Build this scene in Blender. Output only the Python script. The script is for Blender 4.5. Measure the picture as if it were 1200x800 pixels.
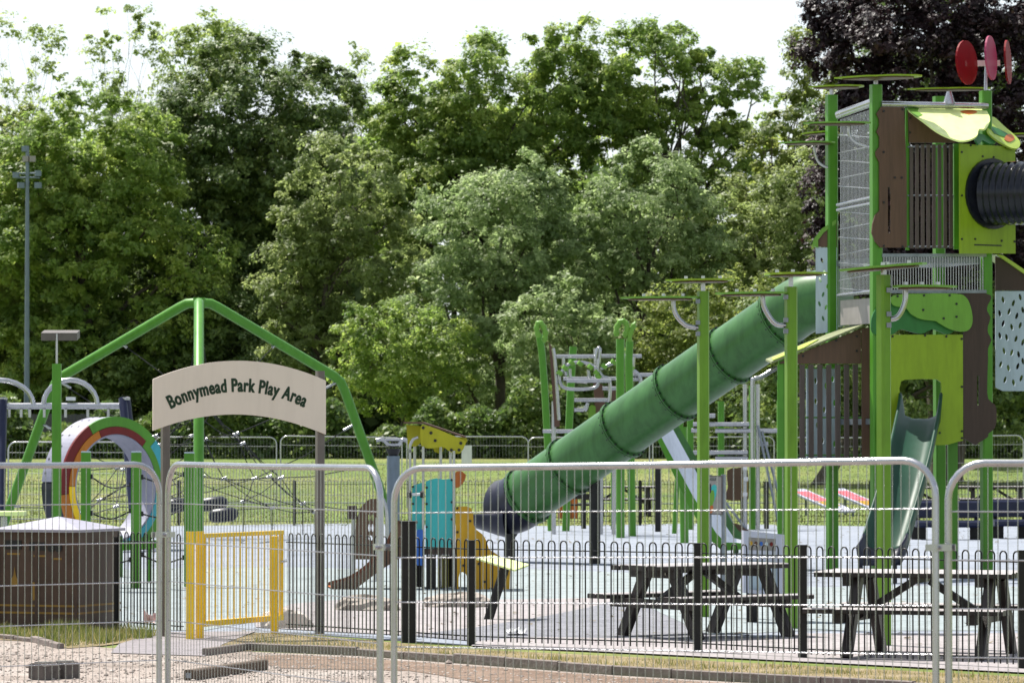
import bpy, math, random
import numpy as np
from mathutils import Vector, Matrix
from mathutils.geometry import tessellate_polygon
for o in list(bpy.data.objects): bpy.data.objects.remove(o)
SC = bpy.context.scene
COL = SC.collection
R = math.radians
# ------------------------------------------------------------------ camera
F = 5000.0          # focal length in photo pixels (1200 px wide): a long tele lens
HZ = 507.0          # row of the horizon in the photograph
CH = 2.2            # eye height
CAM = Vector((0, 0, CH))
cam = bpy.data.cameras.new('camera'); camo = bpy.data.objects.new('camera', cam); COL.objects.link(camo)
cam.sensor_width = 36.0; cam.lens = 36.0 * F / 1200.0
cam.clip_start = 0.5; cam.clip_end = 6000
camo.location = CAM; camo.rotation_euler = (R(90) + math.atan((HZ - 400) / F), 0, 0)
cam.dof.use_dof = True; cam.dof.focus_distance = 42; cam.dof.aperture_fstop = 9
SC.camera = camo
# ------------------------------------------------------------------ sky, sun, exposure
SUN_EL, SUN_AZ = 60.0, -42.0       # azimuth: degrees to the right of straight ahead
w = bpy.data.worlds.new('World'); SC.world = w; w.use_nodes = True
nt = w.node_tree; nt.nodes.clear()
wo = nt.nodes.new('ShaderNodeOutputWorld'); bg = nt.nodes.new('ShaderNodeBackground')
sky = nt.nodes.new('ShaderNodeTexSky'); sky.sky_type = 'NISHITA'; sky.sun_disc = False
sky.sun_elevation = R(SUN_EL); sky.sun_rotation = R(SUN_AZ); sky.air_density = 1.0; sky.dust_density = 1.6; sky.ozone_density = 1.0
bg.inputs['Strength'].default_value = 0.066
# thin white summer cloud over the whole sky
wtc = nt.nodes.new('ShaderNodeTexCoord'); wn = nt.nodes.new('ShaderNodeTexNoise')
wn.inputs['Scale'].default_value = 6; wn.inputs['Detail'].default_value = 6; wn.inputs['Roughness'].default_value = .55
wr = nt.nodes.new('ShaderNodeMapRange'); wr.inputs['From Min'].default_value = .35; wr.inputs['From Max'].default_value = .62
wr.inputs['To Min'].default_value = .0; wr.inputs['To Max'].default_value = .7
wm = nt.nodes.new('ShaderNodeMix'); wm.data_type = 'RGBA'
nt.links.new(wtc.outputs['Generated'], wn.inputs['Vector']); nt.links.new(wn.outputs['Fac'], wr.inputs['Value'])
wsx = nt.nodes.new('ShaderNodeSeparateXYZ'); nt.links.new(wtc.outputs['Generated'], wsx.inputs[0])
whz = nt.nodes.new('ShaderNodeMapRange'); whz.inputs['From Min'].default_value = .0; whz.inputs['From Max'].default_value = .35; whz.inputs['To Min'].default_value = .8; whz.inputs['To Max'].default_value = 0
nt.links.new(wsx.outputs['Z'], whz.inputs['Value']); wmx = nt.nodes.new('ShaderNodeMath'); wmx.operation = 'MAXIMUM'
nt.links.new(wr.outputs['Result'], wmx.inputs[0]); nt.links.new(whz.outputs['Result'], wmx.inputs[1]); nt.links.new(wmx.outputs[0], wm.inputs[0]); nt.links.new(sky.outputs['Color'], wm.inputs[6])
wm.inputs[7].default_value = (11.0, 11.7, 12.3, 1)
nt.links.new(wm.outputs[2], bg.inputs['Color']); nt.links.new(bg.outputs[0], wo.inputs[0])
sl = bpy.data.lights.new('sun', 'SUN'); sl.energy = 4.8; sl.angle = R(0.55); sl.color = (1, .955, .88)
so = bpy.data.objects.new('sun', sl); COL.objects.link(so)
sd = Vector((math.sin(R(SUN_AZ)) * math.cos(R(SUN_EL)), math.cos(R(SUN_AZ)) * math.cos(R(SUN_EL)), math.sin(R(SUN_EL))))
so.rotation_euler = (-sd).to_track_quat('-Z', 'Y').to_euler(); so.location = (0, 0, 40)
SC.view_settings.view_transform = 'Standard'; SC.view_settings.look = 'None'
SC.view_settings.exposure = 0.9; SC.view_settings.gamma = 1.0

# ------------------------------------------------------------------ helpers
rnd = random.Random(7); UP = Vector((0, 0, 1))
MW = {}            # world matrix of every object made here
def W(px, py, D): return Vector(((px - 600) * D / F, D, CH - (py - HZ) * D / F))
def G(px, py, z=0.0):
    D = F * (CH - z) / (py - HZ); return Vector(((px - 600) * D / F, D, z))
def GD(px, D, z=0.0): return Vector(((px - 600) * D / F, D, z))
class Plane:
    """a plane in the world; p(px, py) is where the sight line meets it"""
    def __init__(s, p0, n): s.p0 = Vector(p0); s.n = Vector(n).normalized()
    def p(s, px, py):
        d = Vector(((px - 600) / F, 1, -(py - HZ) / F)); t = (s.p0 - CAM).dot(s.n) / d.dot(s.n); return CAM + d * t
    def off(s, d): return Plane(s.p0 + s.n * d, s.n)
def vplane(px, D, ang=0.0):           # upright plane; ang>0: its right side lies farther away
    return Plane(GD(px, D), (math.sin(R(ang)), -math.cos(R(ang)), 0))
def smooth(pts, k=4, closed=True):
    pts = [Vector(p) for p in pts]; n = len(pts); out = []
    for i in range(n if closed else n - 1):
        g = lambda j: pts[j % n] if closed else pts[min(max(j, 0), n - 1)]
        a, b, c, d = g(i - 1), g(i), g(i + 1), g(i + 2)
        for q in range(k):
            t = q / k
            out.append(.5 * ((2 * b) + (c - a) * t + (2 * a - 5 * b + 4 * c - d) * t * t + (3 * b - a - 3 * c + d) * t ** 3))
    if not closed: out.append(pts[-1])
    return out
class MB:
    def __init__(s): s.v = []; s.f = []; s.s = []
    def add(s, v, f, sm=False):
        o = len(s.v); s.v += [Vector(p) for p in v]; s.f += [tuple(i + o for i in q) for q in f]; s.s += [sm] * len(f); return s
    def box(s, c, size, rz=0.0):
        c = Vector(c); h = [k / 2 for k in size]; ca, sa = math.cos(rz), math.sin(rz); vs = []
        for z in (-1, 1):
            for x, y in ((-1, -1), (1, -1), (1, 1), (-1, 1)):
                X, Y = x * h[0], y * h[1]; vs.append(c + Vector((X * ca - Y * sa, X * sa + Y * ca, z * h[2])))
        return s.add(vs, [(3, 2, 1, 0), (4, 5, 6, 7), (0, 1, 5, 4), (1, 2, 6, 5), (2, 3, 7, 6), (3, 0, 4, 7)])
    def beam(s, a, b, wd, ht, up=(0, 0, 1), ch=0.0):
        a, b = Vector(a), Vector(b); d = (b - a).normalized(); up = Vector(up)
        if abs(d.dot(up)) > .99: up = Vector((0, 1, 0))
        x = d.cross(up).normalized(); y = x.cross(d).normalized(); vs = []
        if ch <= 0:
            q = [(-wd / 2, -ht / 2), (wd / 2, -ht / 2), (wd / 2, ht / 2), (-wd / 2, ht / 2)]
        else:
            W2, H2 = wd / 2, ht / 2
            q = [(-W2 + ch, -H2), (W2 - ch, -H2), (W2, -H2 + ch), (W2, H2 - ch), (W2 - ch, H2), (-W2 + ch, H2), (-W2, H2 - ch), (-W2, -H2 + ch)]
        n = len(q)
        for e in (a, b):
            for i, j in q: vs.append(e + x * i + y * j)
        return s.add(vs, [tuple(range(n - 1, -1, -1)), tuple(range(n, 2 * n))] + [(i, (i + 1) % n, (i + 1) % n + n, i + n) for i in range(n)])
    def tube(s, pts, r, n=8, closed=False, caps=True, sm=True):
        pts = [Vector(p) for p in pts]; m = len(pts); rr = r if isinstance(r, (list, tuple)) else [r] * m
        vs = []; x = None
        for i in range(m):
            if closed: t = pts[(i + 1) % m] - pts[i - 1]
            else: t = pts[min(i + 1, m - 1)] - pts[max(i - 1, 0)]
            t = t.normalized() if t.length > 1e-9 else Vector((0, 0, 1))
            if x is None:
                x = t.orthogonal().normalized()
            else:
                x = (x - t * x.dot(t)); x = x.normalized() if x.length > 1e-6 else t.orthogonal().normalized()
            y = t.cross(x)
            for k in range(n):
                a = 2 * math.pi * (k + .5) / n; vs.append(pts[i] + (x * math.cos(a) + y * math.sin(a)) * rr[i])
        fs = []
        for i in range(m if closed else m - 1):
            j = (i + 1) % m
            for k in range(n): fs.append((i * n + k, i * n + (k + 1) % n, j * n + (k + 1) % n, j * n + k))
        s.add(vs, fs, sm)
        if caps and not closed:
            s.add(vs[:n], [tuple(range(n - 1, -1, -1))]); s.add(vs[-n:], [tuple(range(n))])
        return s
    def prism(s, poly, off):
        poly = [Vector(p) for p in poly]; off = Vector(off); n = len(poly)
        return s.add(poly + [p + off for p in poly], [tuple(range(n)), tuple(range(2 * n - 1, n - 1, -1))] + [(i, i + n, (i + 1) % n + n, (i + 1) % n) for i in range(n)])
    def holed(s, outer, holes, off):
        loops = [[Vector(p) for p in outer]] + [[Vector(p) for p in h] for h in holes]
        tris = tessellate_polygon(loops); flat = [p for l in loops for p in l]; n = len(flat); off = Vector(off)
        vs = flat + [p + off for p in flat]; fs = []
        for t in tris: fs += [tuple(t), tuple(i + n for i in reversed(t))]
        b = 0
        for l in loops:
            m = len(l)
            for i in range(m): fs.append((b + i, b + (i + 1) % m, b + (i + 1) % m + n, b + i + n))
            b += m
        return s.add(vs, fs)
    def disc(s, c, n, r, th, k=12, sm=False):
        n = Vector(n).normalized(); x = n.orthogonal().normalized(); y = n.cross(x); c = Vector(c)
        return s.prism([c + (x * math.cos(2 * math.pi * i / k) + y * math.sin(2 * math.pi * i / k)) * r for i in range(k)], n * th)
    def build(s, name, mat, parent=None, origin=None):
        me = bpy.data.meshes.new(name)
        mw = MW[parent.name] if parent else (Matrix.Translation(origin) if origin is not None else Matrix())
        inv = mw.inverted()
        me.from_pydata([tuple(inv @ v) for v in s.v], [], s.f); me.update()
        me.polygons.foreach_set('use_smooth', s.s)
        import bmesh
        bm = bmesh.new(); bm.from_mesh(me); bmesh.ops.recalc_face_normals(bm, faces=bm.faces); bm.to_mesh(me); bm.free()
        me.materials.append(M[mat] if isinstance(mat, str) else mat)
        ob = bpy.data.objects.new(name, me); COL.objects.link(ob)
        if parent: ob.parent = parent
        elif origin is not None: ob.location = origin
        MW[ob.name] = mw
        return ob
def tag(o, label, cat, group=None):
    o['label'] = label; o['category'] = cat
    if group: o['group'] = group
    return o
def thing(name, label, cat, loc, rz=0.0, group=None):
    o = bpy.data.objects.new(name, None); COL.objects.link(o); o.location = loc; o.rotation_euler = (0, 0, rz); o.empty_display_size = .2
    MW[o.name] = Matrix.Translation(Vector(loc)) @ Matrix.Rotation(rz, 4, 'Z')
    return tag(o, label, cat, group)
def kind(o, k): o['kind'] = k; return o
def inst(src, name, parent, mat4=None):           # a repeated piece sharing mesh data (local matrix)
    o = bpy.data.objects.new(name, src); COL.objects.link(o); o.parent = parent
    if mat4 is not None: o.matrix_local = mat4
    return o
def panel(parent, name, plane, outline, th, mat, holes=(), sm=0):
    P = [plane.p(*q) for q in outline]
    if sm: P = smooth(P, sm)
    hs = [[plane.p(*q) for q in h] for h in holes]
    b = MB()
    if hs: b.holed(P, hs, -plane.n * th)
    else: b.prism(P, -plane.n * th)
    return b.build(name, mat, parent)
def ell(cx, cy, rx, ry, k=10, rot=0.0):
    c, s_ = math.cos(rot), math.sin(rot); out = []
    for i in range(k):
        a = 2 * math.pi * i / k; x, y = rx * math.cos(a), ry * math.sin(a); out.append((cx + x * c - y * s_, cy + x * s_ + y * c))
    return out
def bolts(parent, plane, pts, r=.018, mat='bolt'):
    b = MB()
    for q in pts: b.disc(plane.p(*q), plane.n, r, .012, 8)
    return kind(b.build('bolts', mat, parent), 'stuff')

# ------------------------------------------------------------------ materials
M = {}
def pmat(name, col, rough=.5, metal=0.0, var=.12, scale=6.0, bump=0.0, bscale=40.0, col2=None, spec=.32, alpha=1.0, stretch=None, trans=0.0, streak=.88):
    m = bpy.data.materials.new(name); m.use_nodes = True; t = m.node_tree; b = t.nodes['Principled BSDF']
    b.inputs['Roughness'].default_value = rough; b.inputs['Metallic'].default_value = metal; b.inputs['Specular IOR Level'].default_value = spec
    tc = t.nodes.new('ShaderNodeTexCoord'); vec = tc.outputs['Object']
    if stretch:
        mp = t.nodes.new('ShaderNodeMapping'); mp.inputs['Scale'].default_value = stretch; t.links.new(vec, mp.inputs[0]); vec = mp.outputs[0]
    n = t.nodes.new('ShaderNodeTexNoise'); n.inputs['Scale'].default_value = scale; n.inputs['Detail'].default_value = 6; n.inputs['Roughness'].default_value = .62
    t.links.new(vec, n.inputs['Vector'])
    mr = t.nodes.new('ShaderNodeMapRange'); mr.inputs[1].default_value = .3; mr.inputs[2].default_value = .7; t.links.new(n.outputs['Fac'], mr.inputs[0])
    mx = t.nodes.new('ShaderNodeMix'); mx.data_type = 'RGBA'; t.links.new(mr.outputs[0], mx.inputs[0])
    c2 = col2 or tuple(min(1, k * (1 + var) + var * .02) for k in col); c1 = col if col2 else tuple(k * (1 - var) for k in col)
    mx.inputs[6].default_value = (*c1, 1); mx.inputs[7].default_value = (*c2, 1)
    mp2 = t.nodes.new('ShaderNodeMapping'); mp2.inputs['Scale'].default_value = (5, 5, .7); t.links.new(tc.outputs['Object'], mp2.inputs[0]); n3 = t.nodes.new('ShaderNodeTexNoise'); n3.inputs['Scale'].default_value = 1.7; n3.inputs['Detail'].default_value = 7; n3.inputs['Roughness'].default_value = .68; t.links.new(mp2.outputs[0], n3.inputs['Vector'])
    m3 = t.nodes.new('ShaderNodeMapRange'); m3.inputs[1].default_value = .36; m3.inputs[2].default_value = .56; m3.inputs[3].default_value = streak; m3.inputs[4].default_value = 1.02; t.links.new(n3.outputs['Fac'], m3.inputs[0])
    vm = t.nodes.new('ShaderNodeVectorMath'); vm.operation = 'SCALE'; t.links.new(mx.outputs[2], vm.inputs[0]); t.links.new(m3.outputs[0], vm.inputs['Scale']); t.links.new(vm.outputs[0], b.inputs['Base Color'])
    rr = t.nodes.new('ShaderNodeMapRange'); rv = .03 if metal > .5 else .1; rr.inputs[3].default_value = max(.05, rough - rv); rr.inputs[4].default_value = min(1, rough + rv)
    t.links.new(n.outputs['Fac'], rr.inputs[0]); t.links.new(rr.outputs[0], b.inputs['Roughness'])
    if bump:
        n2 = t.nodes.new('ShaderNodeTexNoise'); n2.inputs['Scale'].default_value = bscale; n2.inputs['Detail'].default_value = 5; t.links.new(vec, n2.inputs['Vector'])
        bp = t.nodes.new('ShaderNodeBump'); bp.inputs['Strength'].default_value = bump; bp.inputs['Distance'].default_value = .02
        t.links.new(n2.outputs['Fac'], bp.inputs['Height']); t.links.new(bp.outputs[0], b.inputs['Normal'])
    if alpha < 1: b.inputs['Alpha'].default_value = alpha
    if trans: b.inputs['Transmission Weight'].default_value = trans
    M[name] = m; return m
pmat('green', (0.066, 0.2178, 0.0145), .38, var=.10, scale=3)
pmat('green_lime', (0.118, 0.25, 0.0152), .38, var=.10, scale=3)
pmat('roof_tan', (.19, .21, .10), .5, var=.15, scale=3)
pmat('lime_yellow', (.34, .32, .008), .42, var=.06, scale=2)
pmat('rock_pale', (.52, .46, .41), .85, var=.2, scale=5, bump=.9, bscale=9)
pmat('lime', (0.2227, 0.3271, 0.0125), .42, var=.06, scale=2)
pmat('lime_pale', (0.39, 0.51, 0.075), .4, var=.05)
pmat('leaf_green', (0.138, 0.3036, 0.0345), .42, var=.07, scale=2)
pmat('leaf_dark', (0.0228, 0.143, 0.0292), .42, var=.08)
pmat('slide_green', (.046, .135, .036), .34, var=.16, scale=1.6, streak=.78)
pmat('slide_teal', (0.0036, 0.045, 0.024), .5, var=.12, scale=2)
pmat('navy', (0.008, 0.0096, 0.024), .36, var=.2)
pmat('navy_blue', (0.006, 0.01, 0.0375), .35, var=.1)
pmat('blue', (.02, .10, .38), .4, var=.1)
pmat('teal', (0.0439, 0.39, 0.39), .45, var=.06, scale=2)
pmat('orange', (.46, .25, .006), .45, var=.08, scale=3)
pmat('yellow', (.86, .56, .004), .45, var=.10, scale=5)
pmat('red', (0.132, 0.0024, 0.0024), .4, var=.08)
pmat('orange_band', (0.3968, 0.128, 0.0064), .4, var=.08)
pmat('orange_leaf', (0.48, 0.128, 0.024), .4, var=.08)
pmat('cyan', (0.0408, 0.306, 0.3536), .4, var=.06)
pmat('beige', (.66, .575, .50), .5, var=.02, scale=2, streak=.97)
pmat('ink', (.010, .032, .014), .6, var=.1)
pmat('brown_panel', (0.1, 0.0525, 0.0325), .5, var=.14, scale=5, stretch=(6, 6, .5))
pmat('brown_dark', (0.0495, 0.0279, 0.0225), .5, var=.14, scale=5, stretch=(6, 6, .5))
pmat('slat', (.082, .060, .054), .55, var=.15, scale=6, stretch=(5, 5, .6))
pmat('grey_panel', (0.272, 0.248, 0.24), .55, var=.1)
pmat('pale_panel', (0.3969, 0.4725, 0.5481), .5, var=.05, scale=2)
pmat('drum_grey', (.25, .25, .32), .5, var=.1, scale=3)
pmat('plate_brown', (.10, .085, .075), .5, var=.2)
pmat('roof_lit', (.74, .84, .34), .35, var=.03)  # brightened lime; the roof leaf's sun glare is put into the colour
pmat('lilac', (0.44, 0.448, 0.544), .5, var=.06)
pmat('galv', (.42, .42, .44), .27, metal=.9, var=.05, scale=5)
pmat('galv_dark', (0.21, 0.231, 0.259), .45, metal=.5, var=.15, scale=10)
pmat('stainless', (0.408, 0.408, 0.4189), .25, metal=.9, var=.06, scale=8)
pmat('sheet', (0.684, 0.703, 0.76), .30, metal=.55, var=.06, scale=2)
pmat('post_grey', (0.133, 0.1155, 0.1085), .45, metal=.3, var=.1, scale=5)
pmat('mast_grey', (0.15, 0.1875, 0.225), .5, metal=.3, var=.1)
pmat('black', (0.005, 0.005, 0.0055), .42, var=.25, scale=9)
pmat('black_post', (0.0058, 0.005, 0.005), .5, var=.3, scale=9, bump=.2)
pmat('bolt', (.012, .012, .014), .4, var=.1)
pmat('table_sunlit', (.30, .27, .265), .5, var=.3, scale=5, bump=.25, bscale=60, col2=(.46, .43, .43))  # paler copy of table: sun on the plank tops put into the colour
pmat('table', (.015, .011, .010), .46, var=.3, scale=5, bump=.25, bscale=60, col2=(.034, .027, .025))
pmat('bin_brown', (.058, .031, .020), .5, var=.25, scale=4, bump=.15)
pmat('bin_lid', (.30, .29, .35), .5, var=.08, scale=4)
pmat('gold', (0.225, 0.125, 0.015), .5, var=.2)
pmat('white', (0.6375, 0.6375, 0.646), .5, var=.05)
pmat('rope', (0.0175, 0.0182, 0.0203), .8, var=.3, scale=30)
pmat('tube_black', (.008, .009, .016), .22, var=.1, spec=.3)
pmat('red_clear', (.22, .003, .008), .55, var=.05, spec=.12, alpha=.78)
pmat('pink_clear', (0.396, 0.0495, 0.132), .5, var=.05, spec=.15, alpha=.72)
pmat('timber', (0.104, 0.072, 0.0496), .75, var=.3, scale=7, bump=.5, stretch=(1, 8, 8))
pmat('kerbstone', (0.184, 0.152, 0.136), .85, var=.25, scale=9, bump=.5, bscale=30)
pmat('concrete', (.33, .31, .28), .85, var=.2, scale=8, bump=.4)
pmat('rock', (0.3375, 0.2925, 0.255), .85, var=.3, scale=5, bump=.9, bscale=9)
pmat('rubber_foot', (.10, .085, .075), .8, var=.3, scale=12, bump=.4)
pmat('paling', (0.07, 0.07, 0.0735), .8, var=.3, scale=6, stretch=(4, 4, .4))
pmat('trunk', (.075, .06, .045), .9, var=.35, scale=2, bump=.6, bscale=6)
pmat('twig', (.22, .20, .17), .9, var=.3)
def ground_mat(name, cols, scale, fine, finescale, bump, rough=.9):
    """ground: large patches of cols[0..2] and fine grain"""
    m = bpy.data.materials.new(name); m.use_nodes = True; t = m.node_tree; b = t.nodes['Principled BSDF']; b.inputs['Roughness'].default_value = rough
    b.inputs['Specular IOR Level'].default_value = .25
    tc = t.nodes.new('ShaderNodeTexCoord'); n = t.nodes.new('ShaderNodeTexNoise'); n.inputs['Scale'].default_value = scale; n.inputs['Detail'].default_value = 8; n.inputs['Roughness'].default_value = .65
    t.links.new(tc.outputs['Object'], n.inputs['Vector']); cr = t.nodes.new('ShaderNodeValToRGB'); t.links.new(n.outputs['Fac'], cr.inputs[0])
    e = cr.color_ramp.elements; e[0].position = .32; e[0].color = (*cols[0], 1); e[1].position = .68; e[1].color = (*cols[-1], 1)
    if len(cols) > 2: k = e.new(.5); k.color = (*cols[1], 1)
    f = t.nodes.new('ShaderNodeTexNoise'); f.inputs['Scale'].default_value = finescale; f.inputs['Detail'].default_value = 4; f.inputs['Roughness'].default_value = .8
    t.links.new(tc.outputs['Object'], f.inputs['Vector']); mr = t.nodes.new('ShaderNodeMapRange'); mr.inputs[1].default_value = .3; mr.inputs[2].default_value = .7
    mr.inputs[3].default_value = 1 - fine; mr.inputs[4].default_value = 1 + fine; t.links.new(f.outputs['Fac'], mr.inputs[0])
    st = t.nodes.new('ShaderNodeTexNoise'); st.inputs['Scale'].default_value = scale * 5; st.inputs['Detail'].default_value = 7; st.inputs['Roughness'].default_value = .7; t.links.new(tc.outputs['Object'], st.inputs['Vector'])
    sm_ = t.nodes.new('ShaderNodeMapRange'); sm_.inputs[1].default_value = .34; sm_.inputs[2].default_value = .52; sm_.inputs[3].default_value = .74; sm_.inputs[4].default_value = 1.04; t.links.new(st.outputs['Fac'], sm_.inputs[0])
    ml = t.nodes.new('ShaderNodeMath'); ml.operation = 'MULTIPLY'; t.links.new(mr.outputs[0], ml.inputs[0]); t.links.new(sm_.outputs[0], ml.inputs[1]); mr = ml
    mx = t.nodes.new('ShaderNodeVectorMath'); mx.operation = 'SCALE'; t.links.new(cr.outputs[0], mx.inputs[0]); t.links.new(mr.outputs[0], mx.inputs['Scale'])
    t.links.new(mx.outputs[0], b.inputs['Base Color'])
    bp = t.nodes.new('ShaderNodeBump'); bp.inputs['Strength'].default_value = bump; bp.inputs['Distance'].default_value = .03
    t.links.new(f.outputs['Fac'], bp.inputs['Height']); t.links.new(bp.outputs[0], b.inputs['Normal']); M[name] = m
ground_mat('field', [(.075, .130, .022), (.125, .165, .034), (.185, .190, .062)], .09, .35, 2.5, .8)
ground_mat('gravel', [(.25, .205, .175), (.34, .285, .25), (.40, .355, .32)], .7, .45, 26, 1.0)
ground_mat('turf', [(.15, .125, .05), (.27, .21, .115), (.33, .265, .165)], 1.6, .4, 30, 1.0)
ground_mat('rubber', [(.205, .228, .272), (.245, .268, .31)], .25, .26, 22, .35)
ground_mat('rubber_mint', [(.225, .262, .270), (.265, .30, .308)], .3, .26, 22, .35)
ground_mat('paving_pink', [(.265, .24, .245), (.32, .295, .295)], .6, .28, 20, .4)
ground_mat('tarmac', [(0.152, 0.1558, 0.1786), (0.2204, 0.2204, 0.2432)], .8, .5, 24, .5)
ground_mat('path', [(0.2052, 0.1862, 0.1976), (0.2584, 0.2356, 0.2432)], .9, .25, 30, .4)
ground_mat('soil', [(0.152, 0.0988, 0.0684), (0.2508, 0.1786, 0.133)], 1.4, .45, 18, 1.2)
ground_mat('hedge_far', [(.03, .05, .012), (.05, .08, .02)], .3, .4, 3, 1)

# leaf material: tint attribute per leaf
def leafmat(name, cols, rough=.5, tl=.55, gloss=.4):
    m = bpy.data.materials.new(name); m.use_nodes = True; t = m.node_tree; b = t.nodes['Principled BSDF']
    a = t.nodes.new('ShaderNodeAttribute'); a.attribute_name = 'tint'; cr = t.nodes.new('ShaderNodeValToRGB'); t.links.new(a.outputs['Fac'], cr.inputs[0])
    e = cr.color_ramp.elements; e[0].color = (*cols[0], 1); e[1].color = (*cols[-1], 1)
    for i, c in enumerate(cols[1:-1]): k = e.new((i + 1) / (len(cols) - 1)); k.color = (*c, 1)
    t.links.new(cr.outputs[0], b.inputs['Base Color']); b.inputs['Roughness'].default_value = rough; b.inputs['Specular IOR Level'].default_value = gloss
    tr = t.nodes.new('ShaderNodeBsdfTranslucent'); hs = t.nodes.new('ShaderNodeHueSaturation'); hs.inputs['Value'].default_value = 2.1; hs.inputs['Saturation'].default_value = .97
    t.links.new(cr.outputs[0], hs.inputs['Color']); t.links.new(hs.outputs[0], tr.inputs['Color'])
    mx = t.nodes.new('ShaderNodeMixShader'); mx.inputs[0].default_value = tl; t.links.new(b.outputs[0], mx.inputs[1]); t.links.new(tr.outputs[0], mx.inputs[2])
    t.links.new(mx.outputs[0], t.nodes['Material Output'].inputs['Surface']); M[name] = m
leafmat('leaf_oak', [(0.0926, 0.1543, 0.0309), (0.1753, 0.2497, 0.0477), (0.2876, 0.3367, 0.0702)])
leafmat('leaf_dark_oak', [(0.05, 0.0913, 0.0206), (0.103, 0.1545, 0.0324), (0.1839, 0.2281, 0.05)], tl=.35)
leafmat('leaf_yellowgreen', [(0.096, 0.138, 0.0288), (0.174, 0.216, 0.048), (0.264, 0.288, 0.072)])
leafmat('leaf_willow', [(.115, .170, .060), (.200, .262, .105), (.320, .375, .190)])
leafmat('leaf_olive', [(.105, .145, .042), (.180, .225, .070), (.270, .310, .115)])
leafmat('leaf_copper', [(.008, .0035, .005), (.018, .007, .010), (.05, .02, .022)], rough=.5, tl=.18, gloss=.35)
leafmat('leaf_ash', [(0.1308, 0.1869, 0.0467), (0.2242, 0.2804, 0.0747), (0.299, 0.355, 0.1121)])
leafmat('blade', [(.05, .085, .014), (.12, .145, .03), (.33, .265, .12)], tl=.3)

# ------------------------------------------------------------------ ground and surfaces
def gz(D):
    """height of the ground: level up to the far fence, then a field that rises gently to the wood"""
    if D < 118: return 0.0
    t = min(1, (D - 118) / 85); return 1.55 * t * t * (3 - 2 * t) if D < 203 else 1.55
def make_ground():
    ys = [-200, -50, 0, 30, 60, 90, 118] + [118 + 8.5 * i for i in range(1, 11)] + [240, 400, 900, 3000]
    xs = [-2500, -400, -60, -20, 0, 20, 60, 400, 2500]
    b = MB(); n = len(xs)
    vs = [(x, y, gz(y)) for y in ys for x in xs]
    b.add(vs, [(j * n + i, j * n + i + 1, (j + 1) * n + i + 1, (j + 1) * n + i) for j in range(len(ys) - 1) for i in range(n - 1)], True)
    return kind(b.build('ground', 'field'), 'structure')
make_ground()
def sheet(name, pts, z, mat, sm=0):
    P = [G(*p) if len(p) == 2 else GD(p[0], p[1]) for p in pts]
    if sm: P = smooth(P, sm)
    b = MB(); b.add([(p.x, p.y, z) for p in P], [tuple(range(len(P)))]); return kind(b.build(name, mat), 'structure')
KERB = [(240, 768), (290, 761.5), (420, 767.5), (720, 790), (860, 798), (1300, 822)]
sheet('gravel_ground', [(-700, 750), (0, 746), (45, 748), (80, 755), (130, 759), (240, 763), (290, 763), (420, 768.5), (720, 791), (860, 799), (1400, 825), (3200, 1100), (600, 4000), (-1800, 1100)], .006, 'gravel')
sheet('playground_rubber', [(-600, 100), (-150, 616), (150, 617), (400, 613), (640, 616), (820, 613), (1050, 617), (1400, 614), (1400, 792), (1198, 784), (940, 771), (552, 756), (332, 741), (-300, 741)][1:], .004, 'rubber')
sheet('playground_mint', [(-250, 666), (120, 668), (230, 665), (330, 664), (430, 667), (560, 664), (660, 668), (760, 672), (870, 684), (960, 688), (1100, 686), (1400, 690), (1400, 738), (1100, 739), (940, 739), (830, 744), (770, 716), (735, 700), (640, 702), (500, 704), (420, 701), (340, 708), (300, 728), (240, 738.5), (-250, 738.5)], .009, 'rubber_mint')
sheet('paved_apron', [(340, 708), (420, 701), (500, 704), (640, 702), (735, 700), (690, 712), (640, 722), (560, 735), (480, 744.5), (400, 741), (300, 735), (300, 728)], .013, 'paving_pink')
sheet('tarmac_patch', [(735, 700), (690, 712), (640, 722), (560, 735), (480, 744.5), (560, 752), (620, 747), (800, 750), (900, 748), (830, 744), (780, 722), (770, 716)], .0135, 'tarmac')
sheet('paved_edge', [(620, 747), (560, 752), (552, 757.5), (700, 764), (820, 770), (940, 776), (1198, 789), (1400, 799), (1400, 742), (1100, 743), (940, 743), (900, 748), (800, 750)], .0175, 'paving_pink')
sheet('grass_verge', [(300, 741.5), (332, 742), (440, 751), (552, 761), (700, 768), (820, 774), (940, 780), (1198, 793), (1400, 803), (1300, 821), (860, 797), (720, 789), (420, 766.5), (300, 762), (262, 765), (255, 756)], .010, 'turf')
sheet('bin_verge', [(-300, 736), (60, 735), (140, 738), (186, 743), (178, 749), (120, 757), (80, 760), (45, 752), (0, 750), (-300, 754)], .012, 'turf')
sheet('gate_path', [(140, 755), (186, 741), (300, 740), (262, 755), (240, 769), (130, 765.5)], .014, 'path')
sheet('bare_soil', [(300, 768), (420, 771), (720, 793), (860, 801), (1000, 812), (800, 830), (560, 800), (480, 786), (330, 783)], .010, 'soil', 2)

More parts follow.
